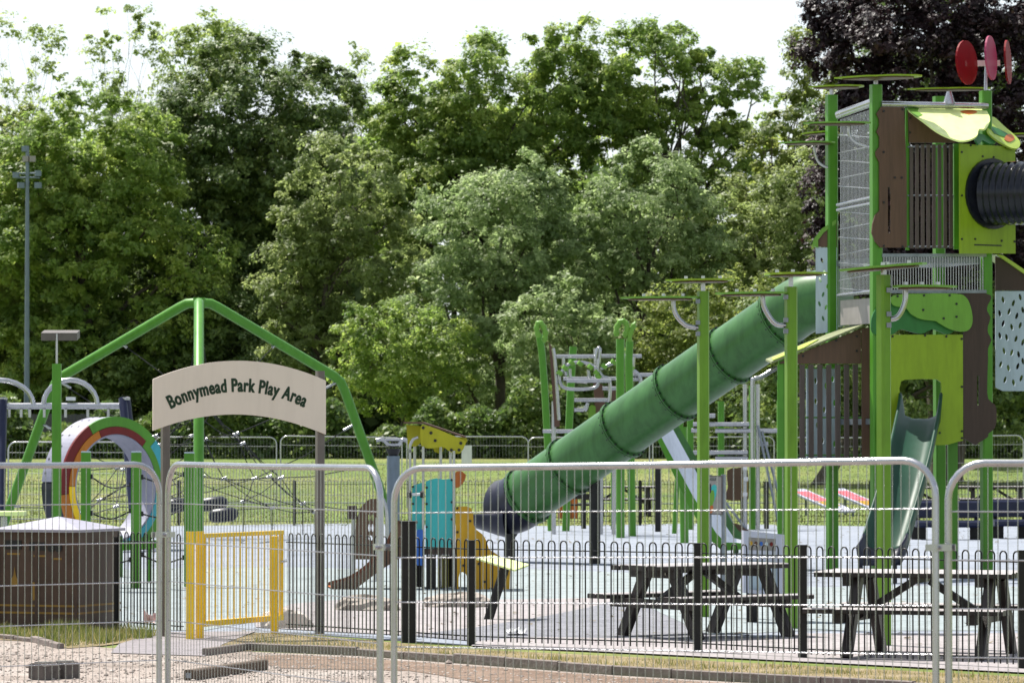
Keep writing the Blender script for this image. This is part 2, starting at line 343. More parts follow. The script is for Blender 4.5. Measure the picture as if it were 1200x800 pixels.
# kerb stones: one line beside the verge and a low curved one beside the bin
def kerb_run(name, pts, L, ht, wd, seed):
    r = random.Random(seed); P = [G(*p) for p in pts]
    root = bpy.data.objects.new(name, None); COL.objects.link(root); root.location = P[0]; MW[root.name] = Matrix.Translation(P[0]); kind(root, 'structure')
    for a, b in zip(P, P[1:]):
        d = b - a; n = max(1, round(d.length / L)); 
        for i in range(n):
            p = a + d * (i / n); q = a + d * ((i + 1) / n); e = d.normalized() * .008; dz = r.uniform(-.012, .012)
            MB().beam(p + e + Vector((0, 0, ht / 2 + dz - .03)), q - e + Vector((0, r.uniform(-.01, .01), ht / 2 + dz - .03)), wd, ht + .06, ch=.008).build('kerb_stone', 'kerbstone', root)
    return root
kerb_run('kerb', KERB, .92, .085, .06, 3)
kerb_run('kerb_low', [(-60, 747), (0, 748), (40, 752), (72, 760)], .5, .06, .07, 4)

# scattered stuff: blades and pebbles
def inside(x, y, poly):
    c = np.zeros(len(x), bool); n = len(poly); j = n - 1
    for i in range(n):
        xi, yi = poly[i]; xj, yj = poly[j]
        c ^= ((yi > y) != (yj > y)) & (x < (xj - xi) * (y - yi) / (yj - yi + 1e-12) + xi); j = i
    return c
def raw_mesh(name, V, nper, mat, tint=None, parent=None, k='stuff'):
    """many separate faces of nper corners each from an (n, nper, 3) array"""
    n = len(V); me = bpy.data.meshes.new(name); me.vertices.add(n * nper); me.vertices.foreach_set('co', V.reshape(-1).astype(np.float32))
    me.loops.add(n * nper); me.loops.foreach_set('vertex_index', np.arange(n * nper, dtype=np.int32))
    me.polygons.add(n); me.polygons.foreach_set('loop_start', np.arange(0, n * nper, nper, dtype=np.int32)); 
    me.update(calc_edges=True)
    if tint is not None:
        at = me.attributes.new('tint', 'FLOAT', 'FACE'); at.data.foreach_set('value', tint.astype(np.float32))
    me.materials.append(M[mat]); o = bpy.data.objects.new(name, me); COL.objects.link(o)
    if parent: o.parent = parent
    if k: kind(o, k)
    return o
def blades(name, poly, n, h, tint_mu, seed, zf=None, wd=.006, dens=None):
    g = np.random.default_rng(seed); P = [(p.x, p.y) for p in poly]; xs = [p[0] for p in P]; ys = [p[1] for p in P]
    x = g.uniform(min(xs), max(xs), n * 4); y = g.uniform(min(ys), max(ys), n * 4); ok = inside(x, y, P)
    # tufts: keep more where a cheap wave field is high
    wv = np.sin(x * 3.1 + 1) * np.sin(y * 4.3) + np.sin(x * 7.7 + y * 3) * .6
    ok &= g.random(n * 4) < np.clip(.45 + .4 * wv, .06, 1); x, y, wv = x[ok][:n], y[ok][:n], wv[ok][:n]; m = len(x)
    hh = h * g.uniform(.35, 1.25, m) * np.clip(.75 + .3 * wv, .4, 1.4); a = g.uniform(0, 6.283, m); ln = g.uniform(.1, .7, m) * hh; b = g.uniform(0, 6.283, m)
    z = np.zeros(m) if zf is None else np.array([zf(v) for v in y]); V = np.empty((m, 3, 3))
    V[:, 0] = np.stack([x - np.cos(a) * wd, y - np.sin(a) * wd, z], 1); V[:, 1] = np.stack([x + np.cos(a) * wd, y + np.sin(a) * wd, z], 1)
    V[:, 2] = np.stack([x + np.cos(b) * ln, y + np.sin(b) * ln, z + hh], 1)
    o = raw_mesh(name, V, 3, 'blade', np.clip(g.normal(tint_mu, .25, m) - .12 * wv, 0, 1)); return o
vp = [G(*p) for p in [(300, 744), (332, 744), (440, 753), (552, 763), (700, 770), (820, 776), (940, 782), (1198, 795), (1330, 802), (1300, 820), (860, 796), (720, 788), (420, 765.5), (300, 761)]]
tag(blades('grass', vp, 15000, .07, .86, 5), 'short dry grass on the verge between kerb and railings', 'grass')
bp_ = [G(*p) for p in [(-200, 739), (60, 738), (130, 740), (186, 744), (178, 748), (120, 755), (80, 758), (45, 750.5), (0, 748.5), (-200, 750)]]
tag(blades('grass_tufts', bp_, 9000, .15, .52, 6), 'long green grass tufts around the brown litter bin', 'grass')
fp_ = [GD(-120, 101), GD(1320, 101), GD(1320, 170), GD(-120, 170)]
tag(blades('field_grass', fp_, 50000, .05, .5, 8, gz, .02), 'sunlit mown grass of the playing field beyond the surfacing', 'grass')
def leaf_litter():
    g = np.random.default_rng(19); n = 1500; D_ = g.uniform(44, 98, n); px = g.uniform(-80, 1280, n) + 60 * np.sin(D_ * 1.7); x = (px - 600) * D_ / F; a = g.uniform(0, 6.283, n); s_ = g.uniform(.02, .055, n); V_ = np.empty((n, 3, 3))
    for k_ in range(3): V_[:, k_] = np.stack([x + s_ * np.cos(a + 2.1 * k_), D_ + s_ * np.sin(a + 2.1 * k_), .022 + g.random(n) * .025], 1)
    return raw_mesh('fallen_leaves', V_, 3, 'dead_leaf', g.random(n))
leafmat('dead_leaf', [(.05, .032, .018), (.11, .075, .035), (.16, .13, .06)], tl=.1)
tag(leaf_litter(), 'small dry fallen leaves blown over the play surfacing', 'leaves')
def pebbles():
    g = np.random.default_rng(11); n = 17000; x = g.uniform(-6.5, 6.5, n); y = g.uniform(30, 44.5, n)
    gp = [(p.x, p.y) for p in [G(*q) for q in [(-900, 757), (0, 753), (45, 754), (80, 762), (130, 766.5), (240, 770), (290, 764), (420, 769.5), (720, 792), (860, 800), (1400, 826), (3200, 1000), (-1800, 1000)]]]
    ok = inside(x, y, gp); x, y = x[ok], y[ok]; n = len(x); s = g.gamma(2.0, .0028, n) + .004
    o = np.array([[1, 0, 0], [-1, 0, 0], [0, 1, 0], [0, -1, 0], [0, 0, 1], [0, 0, -1]], float)
    fc = np.array([[0, 2, 4], [2, 1, 4], [1, 3, 4], [3, 0, 4], [2, 0, 5], [1, 2, 5], [3, 1, 5], [0, 3, 5]])
    V = o[None] * (s[:, None, None] * g.uniform(.6, 1.3, (n, 6, 1))) * np.array([1.2, 1.2, .7]); a = g.uniform(0, 6.28, n)
    X = V[..., 0] * np.cos(a)[:, None] - V[..., 1] * np.sin(a)[:, None]; Y = V[..., 0] * np.sin(a)[:, None] + V[..., 1] * np.cos(a)[:, None]
    V = np.stack([X + x[:, None], Y + y[:, None], V[..., 2] + .008 + s[:, None] * .3], 2)
    T = V[:, fc].reshape(-1, 3, 3); raw = raw_mesh('gravel_stones', T, 3, 'pebble', np.repeat(g.random(n), 8)); return raw
leafmat('pebble', [(.17, .14, .12), (.32, .27, .24), (.45, .40, .365)], rough=.9, tl=0.0, gloss=.2)
tag(pebbles(), 'loose pinkish gravel stones covering the forecourt', 'gravel')

# ------------------------------------------------------------------ mesh hoarding panels
def heras(a, b, label, group, near=True, mat='galv', clip=False, ht=2.0):
    a, b = Vector(a), Vector(b); d = (b - a); L = Vector((d.x, d.y, 0)).length; u = d / L; up = Vector((0, 0, 1))
    root = thing('mesh_fence_panel', label, 'fence panel', a, 0, group)
    at = lambda t, z: a + u * t + up * z
    rc = .19; r = .019 if near else .021; n = 10 if near else 6
    path = [at(0, .0), at(0, .9), at(0, ht - rc)] + [at(rc - rc * math.cos(k * R(15)), ht - rc + rc * math.sin(k * R(15))) for k in range(1, 6)]
    path += [at(rc, ht), at(L * .5, ht - .004), at(L - rc, ht)] + [at(L - rc + rc * math.sin(k * R(15)), ht - rc + rc * math.cos(k * R(15))) for k in range(1, 6)] + [at(L, ht - rc), at(L, .9), at(L, 0)]
    fr = MB().tube(path, r, n).build('frame', mat, root)
    MB().tube([at(0, .16), at(L, .16)], r * .8, n).build('bottom_rail', mat, root)
    hw = MB().tube([Vector((0, 0, 0)), u * L], .0034 if near else .006, 5)
    if near:
        me = None
        for k in range(1, 8):
            z = ht - .25 * k
            if z < .2: break
            if me is None: o = MB().tube([at(0, z), at(L, z)], .0034, 5).build('horizontal_wire', mat, root); me = o.data; z0 = z
            else: inst(me, 'horizontal_wire', root, Matrix.Translation((0, 0, z - z0)))
        me2 = None; q = round(L / .0515)
        for k in range(1, q):
            t = L * k / q; tip = ht if rc < t < L - rc else ht - rc + math.sqrt(max(0, rc * rc - (rc - min(t, L - t)) ** 2))
            j = .004 * math.sin(k * 2.3); 
            inst_mesh = None
            if me2 is None:
                o = MB().tube([at(t, .16), at(t, 1.0), at(t, ht - .1)], .0021, 4).build('vertical_wire', mat, root); me2 = o.data; t0 = t
                o.matrix_local = Matrix.Translation((0, 0, tip - ht - .005))
            else:
                inst(me2, 'vertical_wire', root, Matrix.Translation(u * (t - t0) + up * (tip - ht - .005 + (.1 if tip > ht - .01 else .09))) )
        if clip:
            nrm = Vector((u.y, -u.x, 0))
            for z in (1.55,):
                c = at(L + .03, z); cb = MB(); cb.beam(c - u * .075 + nrm * .022, c + u * .075 + nrm * .022, .012, .035); cb.beam(c - u * .075 - nrm * .022, c + u * .075 - nrm * .022, .012, .035)
                cb.tube([c - nrm * .05, c + nrm * .05], .012, 6); cb.build('coupler', 'galv', root)
        for t in (0, L):
            MB().box(at(t, .045), (.22, .5, .07), math.atan2(u.y, u.x)).build('foot_block', 'rubber_foot', root)
    else:
        b1 = MB()
        for k in (1, 3, 5, 6.5): b1.tube([at(0, ht - .25 * k), at(L, ht - .25 * k)], .007, 4)
        kind(b1.build('horizontal_wires', mat, root), 'stuff'); b2 = MB(); q = round(L / .09)
        for k in range(1, q): b2.tube([at(L * k / q, .16), at(L * k / q, ht - .01)], .0022, 3, caps=False)
        kind(b2.build('vertical_wires', mat, root), 'stuff')
    return root
heras(GD(-85, 26.2), GD(187, 27.3), 'mesh fence panel in front of the brown litter bin', None, clip=True)
heras(GD(197, 27.4), GD(446, 24.35), 'mesh fence panel seen edge-on in front of the yellow gate', None, clip=True)
heras(GD(462, 24.0), GD(1096, 22.0, .06), 'long mesh fence panel in front of tables and tube slide', None, clip=True)
heras(GD(1111, 22.0, .045), GD(1730, 21.4, .05), 'mesh fence panel in front of the table beside the green tower', None)
for x0, lb in ((182, 'distant mesh fence panel behind the rope net and central tripod leg'), (329, 'distant mesh fence panel behind the bent right tripod leg'), (477, 'distant mesh fence panel carrying the small white notice'), (619, 'distant mesh fence panel behind the leaf-tipped climbing posts'), (765, 'distant mesh fence panel behind the steel slide and rung bridge'), (911, 'distant mesh fence panel behind the slatted tower annex'), (1057, 'distant mesh fence panel behind the right tower post')):
    heras(GD(x0, 119, rnd.uniform(.06, .14)), GD(x0 + 142, 119, rnd.uniform(.06, .14)), lb, 'mesh panels along the playing field', near=False)
heras(GD(10, 102, -.02), GD(175, 102, -.02), 'mesh fence panel standing behind the rainbow drum', None, near=False)

# ------------------------------------------------------------------ bow-top railings
def hoop_mesh():
    r = .039; p = [Vector((-r, 0, .05)), Vector((-r, 0, .6)), Vector((-r, 0, 1.06))] + [Vector((-r * math.cos(k * R(30)), 0, 1.06 + r * math.sin(k * R(30)))) for k in range(1, 6)] + [Vector((r, 0, 1.06)), Vector((r, 0, .6)), Vector((r, 0, .05))]
    o = MB().tube(p, .0078, 6).build('hoop', 'black'); me = o.data; MW.pop(o.name); bpy.data.objects.remove(o); return me
HOOP = hoop_mesh()
def railing(pts, posts, label, root_name='bow_top_railing'):
    P = [GD(*p) for p in pts]; root = thing(root_name, label, 'railing', P[0])
    for a, b in zip(P, P[1:]):
        d = (b - a); L = d.length; u = d / L; ang = math.atan2(u.y, u.x)
        for z in (.10, 1.0): MB().beam(a + Vector((0, 0, z)), b + Vector((0, 0, z)), .04, .011).build('rail', 'black', root)
        n = max(1, round(L / .152))
        for k in range(n):
            c = a + u * (L * (k + .5) / n) - P[0]
            inst(HOOP, 'hoop', root, Matrix.Translation(c) @ Matrix.Rotation(ang + rnd.uniform(-.04, .04), 4, 'Z') @ Matrix.Rotation(rnd.uniform(-.006, .006), 4, 'Y'))
    for px, D, ht, wd in posts:
        p = GD(px, D); b = MB(); b.beam(p, p + Vector((0, 0, ht)), wd, wd, ch=wd * .12); b.box(p + Vector((0, 0, ht + .005)), (wd * 1.12, wd * 1.12, .012)); b.build('post', 'black_post', root)
    return root
railing([(137, 47.7), (214, 46.4)], [(137, 47.7, 1.03, .05)], 'short run of black bow-top railing between litter bin and yellow gate')
railing([(337, 47.0), (552, 44.2), (818, 42.7), (940, 41.6), (1198, 39.7), (1460, 37.8)], [(552, 44.2, 1.08, .085), (818, 42.7, 1.09, .085), (940, 41.6, 1.1, .085), (1198, 39.7, 1.1, .085), (1460, 37.8, 1.1, .085)], 'long black bow-top railing in front of the picnic tables')
def far_railing():
    a, b = GD(-60, 101.5), GD(1290, 101.5); root = thing('far_bow_top_railing', 'far black bow-top railing along the edge of the grass', 'railing', a)
    L = (b - a).length; n = int(L / .152); h = MB()
    for k in range(n):
        x = a.x + L * (k + .5) / n; r = .038
        h.tube([(x - r, a.y, .05), (x - r, a.y, 1.04), (x - r * .5, a.y, 1.075), (x + r * .5, a.y, 1.075), (x + r, a.y, 1.04), (x + r, a.y, .05)], .007, 4, caps=False)
    kind(h.build('hoops', 'black', root), 'stuff')
    for z in (.1, .98): MB().beam(a + Vector((0, 0, z)), b + Vector((0, 0, z)), .04, .012).build('rail', 'black', root)
    for k in range(11):
        p = a + (b - a) * (k / 10); MB().beam(p, p + Vector((0, 0, 1.08)), .06, .06).build('post', 'black_post', root)
far_railing()
# stout post with a wider cap
p = G(479, 752); rt = thing('plastic_post', 'stout black recycled plastic post with wide cap behind the railing', 'post', p)
MB().beam(p, p + Vector((0, 0, 1.25)), .15, .15, ch=.02).build('shaft', 'black_post', rt); MB().box(p + Vector((0, 0, 1.262)), (.185, .185, .025)).build('cap', 'black_post', rt)

# ------------------------------------------------------------------ yellow gate
def gate():
    a = GD(238, 45.7); b = GD(331, 47.3); root = thing('yellow_gate', 'yellow steel gate with upright bars and three square posts', 'gate', GD(224, 45.5))
    for px, D, h in ((223.5, 45.4, 1.14), (234.5, 45.55, 1.14), (322, 46.7, 1.06)):
        p = GD(px, D); mb = MB(); mb.beam(p, p + Vector((0, 0, h)), .085, .085, ch=.008); o = mb.build('gate_post', 'yellow', root)
        MB().box(p + Vector((0, 0, h + .006)), (.088, .088, .012)).build('cap', 'yellow', o)
    d = (b - a); L = d.length; u = d / L; at = lambda t, z: a + u * t + Vector((0, 0, z))
    MB().beam(at(0, 1.10), at(L, 1.10), .045, .045).build('top_rail', 'yellow', root); MB().beam(at(0, .16), at(L, .16), .045, .06).build('bottom_rail', 'yellow', root)
    for t in (.025, L - .025): MB().beam(at(t, .191), at(t, 1.076), .045, .05).build('stile', 'yellow', root)
    n = 13
    me = None
    for k in range(1, n):
        t = L * k / n
        if me is None: o = MB().tube([at(t, .18), at(t, 1.09)], .0095, 6).build('bar', 'yellow', root); me = o.data; t0 = t
        else: inst(me, 'bar', root, Matrix.Translation(u * (t - t0)))
    MB().beam(at(-.03, .24), at(.05, .24), .03, .05).build('hinge', 'yellow', root); MB().beam(at(-.03, 1.02), at(.05, 1.02), .03, .05).build('hinge', 'yellow', root)
    MB().tube([at(L - .02, .78) + Vector((0, -.05, 0)), at(L + .1, .78) + Vector((0, -.05, 0))], .014, 6).build('latch', 'galv', root)
gate()

# ------------------------------------------------------------------ arched name sign
def sign():
    A = GD(180, 45.85); B = GD(382, 46.7); d = B - A; ang = math.degrees(math.atan2(d.y, d.x)); pl = Plane(A, (math.sin(R(ang)), -math.cos(R(ang)), 0))
    root = thing('name_sign', 'arched beige sign board reading Bonnymead Park Play Area on two posts', 'sign', (A + B) / 2)
    q = lambda x, y0, y1, ym: None
    top = []; bot = []
    for i in range(25):
        x = 179.5 + 202.5 * i / 24; t = (x - 281) / 101.2
        top.append((x, 422.5 + 22.5 * t * t + .9 * t)); bot.append((x, 485.5 + 21.3 * t * t + 2.4 * t))
    o = panel(root, 'board', pl, top + bot[::-1], .022, 'beige')
    for px, ptop in ((194, 441), (375, 434.5)):
        back = pl.off(-.075); p = back.p(px, 500); p.z = 0; h = back.p(px, ptop).z
        MB().beam(p, p + Vector((0, 0, h)), .085, .085, up=(math.cos(R(ang)), math.sin(R(ang)), 0), ch=.01).build('post', 'post_grey', root)
    # lettering: one text bent round a circle
    cu = bpy.data.curves.new('t', 'FONT'); cu.body = 'Bonnymead Park Play Area'; cu.align_x = 'CENTER'; cu.size = 1; cu.offset = .022; cu.space_character = 1.10
    to = bpy.data.objects.new('t', cu); COL.objects.link(to); dg = bpy.context.evaluated_depsgraph_get(); me = bpy.data.meshes.new_from_object(to.evaluated_get(dg))
    vs = [v.co.copy() for v in me.vertices]; fs = [tuple(p.vertices) for p in me.polygons]; bpy.data.objects.remove(to)
    x0 = min(v.x for v in vs); x1 = max(v.x for v in vs); pxm = 1 / 107.5; Wd = 172 * pxm; sx = Wd / (x1 - x0); sy = 15.0 * pxm / .70
    c = pl.off(.003).p(280.5, 458.5); u = d.normalized(); Rr = 190 * pxm; out = []
    for v in vs:
        x = (v.x - (x0 + x1) / 2) * sx; th = x / Rr - .012; rr = Rr + v.y * sy; out.append(c + u * (rr * math.sin(th)) + Vector((0, 0, rr * math.cos(th) - Rr)))
    lt = MB().add(out, fs); lt.add([p_ + u * .009 - pl.n * .0008 for p_ in out], fs); lt.add([p_ + UP * .004 + u * .0045 - pl.n * .0016 for p_ in out], fs); lt.build('lettering', 'ink', root)
sign()

# ------------------------------------------------------------------ litter bin
def litter_bin():
    Fp = GD(92, 47.1); th = R(21.5); ux = Vector((-math.cos(th), math.sin(th), 0)); uy = Vector((math.sin(th), math.cos(th), 0)); a = 1.02
    C = Fp + ux * a / 2 + uy * a / 2; root = thing('litter_bin', 'large brown recycling bin housing with pale pyramid lid and gold bands', 'litter bin', C)
    H = 1.10; f = MB(); f.prism([Fp, Fp + ux * a, Fp + ux * a + uy * a, Fp + uy * a], (0, 0, H)); f.build('body', 'bin_brown', root)
    nf = -uy; ns = -ux
    P = lambda s, z: Fp + ux * s + Vector((0, 0, z)) + nf * .004
    for s0, s1, z0, z1 in ((.40, .60, .90, .99), (.70, .90, .91, 1.01)):
        MB().prism([P(s0, z0), P(s1, z0), P(s1, z1), P(s0, z1)], nf * .008).build('slot', 'black', root)
    for s0 in (.24, .33): MB().disc(P(s0, .93), nf, .045, .008, 14).build('slot', 'black', root)
    for z in (.20, .28):
        MB().prism([P(.0, z), P(a, z), P(a, z + .022), P(.0, z + .022)], nf * .006).build('band', 'gold', root)
        q = lambda s, zz: Fp + uy * s + Vector((0, 0, zz)) + ns * .004
        MB().prism([q(0, z), q(a, z), q(a, z + .022), q(0, z + .022)], ns * .006).build('band', 'gold', root)
    # gold emblem and small plates
    MB().prism([P(.83, .5), P(.75, .5), P(.75, .58), P(.77, .62), P(.785, .72), P(.80, .62), P(.83, .58)], nf * .004).build('emblem', 'gold', root)
    MB().prism([P(.56, .35), P(.49, .35), P(.49, .55), P(.56, .55)], nf * .004).build('emblem', 'gold', root)
    for s0, s1, z in ((.55, .40, .83), (.88, .72, .85), (.30, .2, .80)): MB().prism([P(s0, z), P(s1, z), P(s1, z + .02), P(s0, z + .02)], nf * .004).build('lettering', 'gold', root)
    for s in (.02, .5, .98): MB().beam(Fp + ux * s * a + nf * .01 + Vector((0, 0, .02)), Fp + ux * s * a + nf * .01 + Vector((0, 0, H - .12)), .035, .02, up=nf).build('trim', 'bin_brown', root)
    l = MB(); e = .045; c = [Fp - ux * e - uy * e, Fp + ux * (a + e) - uy * e, Fp + ux * (a + e) + uy * (a + e), Fp - ux * e + uy * (a + e)]; z0 = H + .002
    v = [p + Vector((0, 0, z0)) for p in c] + [p + Vector((0, 0, z0 + .03)) for p in c] + [C + Vector((0, 0, z0 + .165))]
    l.add(v, [(3, 2, 1, 0), (0, 1, 5, 4), (1, 2, 6, 5), (2, 3, 7, 6), (3, 0, 4, 7), (4, 5, 8), (5, 6, 8), (6, 7, 8), (7, 4, 8)]); l.build('lid', 'bin_lid', root)
litter_bin()
# loose fence foot and sleeper on the gravel
def fence_foot(px, py, rz, label, k):
    p = G(px, py); root = thing('fence_foot', label, 'fence foot', p, rz)
    base = MW[root.name]; T = lambda x, y, z: base @ Vector((x, y, z)); b = MB()
    prof = [(-.09, 0), (.09, 0), (.09, .13), (.06, .155), (-.06, .155), (-.09, .13)]
    for y0, y1 in ((-.10, .10), (.17, .37)): b.prism([T(x, y0, z) for x, z in prof], T(0, y1, 0) - T(0, y0, 0))
    b.prism([T(x * .6, .08, z * .7) for x, z in prof], T(0, .2, 0) - T(0, .08, 0)); b.build('block', 'rubber_foot', root)
    for y in (-.05, .0, .05, .22, .27, .32): MB().prism([T(-.055, y - .012, .154), T(.055, y - .012, .154), T(.055, y + .012, .154), T(-.055, y + .012, .154)], (0, 0, .012)).build('rib', 'concrete', root)
fence_foot(52, 796, R(-38), 'ribbed grey fence foot block lying loose on the gravel', 0)
p = G(222, 797); q = G(309, 784); rt = thing('timber_sleeper', 'weathered timber sleeper lying on the gravel by the gate path', 'timber', p)
MB().beam(p + Vector((0, 0, .05)), q + Vector((0, 0, .05)), .1, .1, ch=.012).build('beam', 'timber', rt)
b = MB(); u = (q - p).normalized(); b.box(p + Vector((0, 0, .05)) - u * .003, (.05, .012, .045), math.atan2(u.y, u.x) + R(90)); b.build('end_plate', 'galv_dark', rt)

# ------------------------------------------------------------------ picnic tables
def sunlit_tops(o):  # upward faces take the paler colour that stands in for sunlight
    o.data.materials.append(M['table_sunlit'])
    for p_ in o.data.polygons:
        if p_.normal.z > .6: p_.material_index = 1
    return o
def picnic(c, ang, label, s=1.0):
    c = Vector((c[0], c[1], 0)); root = thing('picnic_table', label, 'picnic table', c, R(ang)); base = MW[root.name]; T = lambda x, y, z: base @ (Vector((x, y, z)) * s)
    r = random.Random(int(c.x * 100))
    for i in range(5):
        y = -.32 + .16 * i; dz = r.uniform(-.003, .003); sunlit_tops(MB().beam(T(-.92 + r.uniform(-.01, .01), y, .765 + dz), T(.92, y, .765 + dz), .15, .055, ch=.01).build('top_plank', 'table', root))
    for sy in (-1, 1):
        for k in (0, 1):
            y = sy * (.585 + .15 * k); sunlit_tops(MB().beam(T(-.92, y, .445), T(.92 + r.uniform(-.01, .01), y, .445), .14, .052, ch=.01).build('seat_plank', 'table', root))
    for x in (-.62, .62):
        MB().beam(T(x, -.37, .70), T(x, .37, .70), .085, .09).build('top_bearer', 'table', root)
        MB().beam(T(x, -.74, .375), T(x, .74, .375), .085, .095).build('seat_bearer', 'table', root)
        for sy in (-1, 1): MB().beam(T(x + .07, sy * .66, .0), T(x + .07, sy * .22, .735), .09, .145, up=(0, 0, 1), ch=.012).build('leg', 'table', root)
        MB().beam(T(x, 0, .36), T(x * .12, 0, .70), .07, .07).build('brace', 'table', root)
    MB().beam(T(0, -.35, .715), T(0, .35, .715), .08, .055).build('centre_batten', 'table', root)
    b = MB()
    for x in (-.62, .62):
        for y in (-.25, .25): b.disc(T(x - .046 * (1 if x < 0 else -1), y, .70), T(1, 0, 0) - T(0, 0, 0), .014, -.012 if x < 0 else .012, 8)
    kind(b.build('bolts', 'galv', root), 'stuff'); return root
picnic((2.03, 46.0), 36, 'dark brown picnic table standing left of the tall leaf post')
picnic((4.03, 41.95), -19, 'dark brown picnic table in front of the dark green slide', 1.07)
picnic((10.55, 112), 6, 'dark picnic table on the grass behind the tower, beside the slide foot')
picnic((12.75, 113), -4, 'dark picnic table on the grass behind the tower, beyond the right tower post')
picnic((2.9, 113), 3, 'distant dark picnic table on the grass beyond the steel slide')
def block_seat(px0, px1, D, label):
    a, b = GD(px0, D), GD(px1, D); rt_ = thing('block_seat', label, 'bench', (a + b) / 2)
    MB().beam(a + Vector((0, .25, .62)), b + Vector((0, .25, .62)), .12, .36, ch=.04).build('backrest', 'navy_blue', rt_); MB().beam(a + Vector((0, -.1, .33)), b + Vector((0, -.1, .33)), .5, .14, ch=.04).build('seat', 'navy_blue', rt_)
    for f in (.06, .5, .94):
        p_ = a.lerp(b, f); MB().beam(p_ + Vector((0, .1, -.02)), p_ + Vector((0, .1, .27)), .3, .1).build('leg', 'black_post', rt_); MB().beam(p_ + Vector((0, .3, .1)), p_ + Vector((0, .3, .5)), .08, .08).build('back_strut', 'black_post', rt_)
block_seat(1072, 1150, 88, 'dark blue padded bench standing behind the dark green slide')
block_seat(1163, 1240, 89, 'dark blue padded bench standing behind the right tower post')

# ------------------------------------------------------------------ green tripod net climber
def tripod():
    C = Vector(((233 - 600) * 90 / F, 90, 0)); root = thing('tripod_climber', 'tall green tripod frame holding a black rope climbing net', 'climbing frame', C)
    for ang in (-85.8, 34.2, 154.2):
        dx = Vector((math.cos(R(ang)), math.sin(R(ang)), 0)); P = [C + dx * r_ + Vector((0, 0, z)) for r_, z in ((.06, 4.94), (.28, 4.93), (.45, 4.86), (3.35, 3.42), (3.52, 3.30), (3.62, 3.12), (4.95, -.02))]
        MB().tube(P, .105, 14).build('leg', 'green', root)
        MB().disc(C + dx * 4.95 + Vector((0, 0, .0)), (0, 0, 1), .2, .02, 16).build('base_plate', 'green', root)
    MB().tube([C + Vector((0, 0, 4.83)), C + Vector((0, 0, 5.05))], .13, 12).build('apex', 'green', root)
    r = random.Random(4); N = {}
    for lv, (rad, z, k) in enumerate(((.28, 2.75, 6), (1.0, 2.05, 6), (1.75, 1.35, 9), (2.5, .65, 9))):
        for i in range(k):
            a = 2 * math.pi * (i + .5 * (lv % 2)) / k + .2; N[lv, i] = C + Vector((rad * math.cos(a), rad * math.sin(a), z + r.uniform(-.16, .16)))
    rp = MB(); jn = MB(); ks = {0: 6, 1: 6, 2: 9, 3: 9}
    def rope(a, b, sag=.06, rr=.011):
        m = (a + b) / 2 - Vector((0, 0, sag)); rp.tube([a, m, b], rr, 5)
    for (lv, i), p_ in N.items():
        rope(p_, N[lv, (i + 1) % ks[lv]]); jn.tube([p_ - Vector((.06, 0, .02)), p_ + Vector((.06, 0, .02))], .034, 6); jn.tube([p_ - Vector((0, .05, 0)), p_ + Vector((0, .05, 0))], .03, 6)
        if lv < 3:
            k2 = ks[lv + 1]; j = round(i * k2 / ks[lv]) % k2; rope(p_, N[lv + 1, j]); rope(p_, N[lv + 1, (j + 1) % k2])
        else: rope(p_, Vector((p_.x, p_.y, .02)), 0)
    for i in range(6): rope(N[0, i], C + Vector((0, 0, 4.8)), 0)
    for ang in (-85.8, 34.2, 154.2):
        dx = Vector((math.cos(R(ang)), math.sin(R(ang)), 0))
        for r_, z, tg in ((3.45, 3.3, (1, 0)), (3.9, 2.4, (2, 0)), (4.3, 1.5, (2, 1)), (4.7, .6, (3, 0))):
            A = C + dx * r_ + Vector((0, 0, z)); k = ks[tg[0]]; best = min(range(k), key=lambda i: (N[tg[0], i] - A).length); rope(A, N[tg[0], best], .1, .012); jn.tube([A, A + (N[tg[0], best] - A) * .12], .028, 6)
        A = C + dx * 1.9 + Vector((0, 0, 4.1)); rope(A, N[0, 0], 0, .010); jn.tube([A, A + (N[0, 0] - A) * .06], .028, 6)
    rp.build('rope_net', 'rope', root); jn.build('rope_joints', 'stainless', root)
    # black seats hung in the net
    for px, py, D in ((205, 592, 88), (250, 590, 88), (262, 603, 87.5)):
        c = W(px, py, D); MB().tube([c + Vector((dx_, 0, .02 * math.sin(dx_ * 9))) for dx_ in (-.30, -.27, -.2, 0, .2, .27, .30)], [.04, .1, .14, .15, .14, .1, .04], 12).build('rubber_seat', 'navy', root)
    return root
tripod()

# ------------------------------------------------------------------ rope course on short green posts
def rope_course():
    D = 61.5; root = thing('rope_course', 'low rope course strung between short square green posts', 'climbing frame', GD(160, D)); tops = []
    for px, DD, yt, wd in ((101, 61, 530, .135), (160, 60.4, 530, .14), (222, 61, 531, .14), (139.5, 65, 628, .12)):
        p = GD(px, DD); z = W(px, yt, DD).z; o = MB().beam(p, p + Vector((0, 0, z)), wd, wd, ch=.01).build('post', 'green', root)
        MB().box(p + Vector((0, 0, z + .01)), (wd * .95, wd * .95, .02)).build('cap', 'pale_panel', o); tops.append((p, z))
    rp = MB(); jn = MB()
    for i in (0, 1):
        (p, z), (q, z2) = tops[i], tops[i + 1]
        for f in ((.82,), (.55,), (.25,)):
            A = p + Vector((.07, 0, z * f[0])); B = q + Vector((-.07, 0, z2 * (f[0] + rnd.uniform(-.08, .05)))); MB().tube(smooth([A, (A + B) / 2 - Vector((0, 0, .1)), B], 4, False), .012, 6).build('rope', 'rope', root)
            for e in (A, B): MB().box(e, (.06, .08, .07)).build('rope_fixing', 'bolt', root)
    MB().beam(W(141, 640, 62.5), W(184, 637, 62.5), .12, .12).build('low_beam', 'green', root)
    p = W(176, 640, 62.6); MB().beam(p, Vector((p.x, p.y, 0)), .05, .05).build('strut', 'green', root)
rope_course()
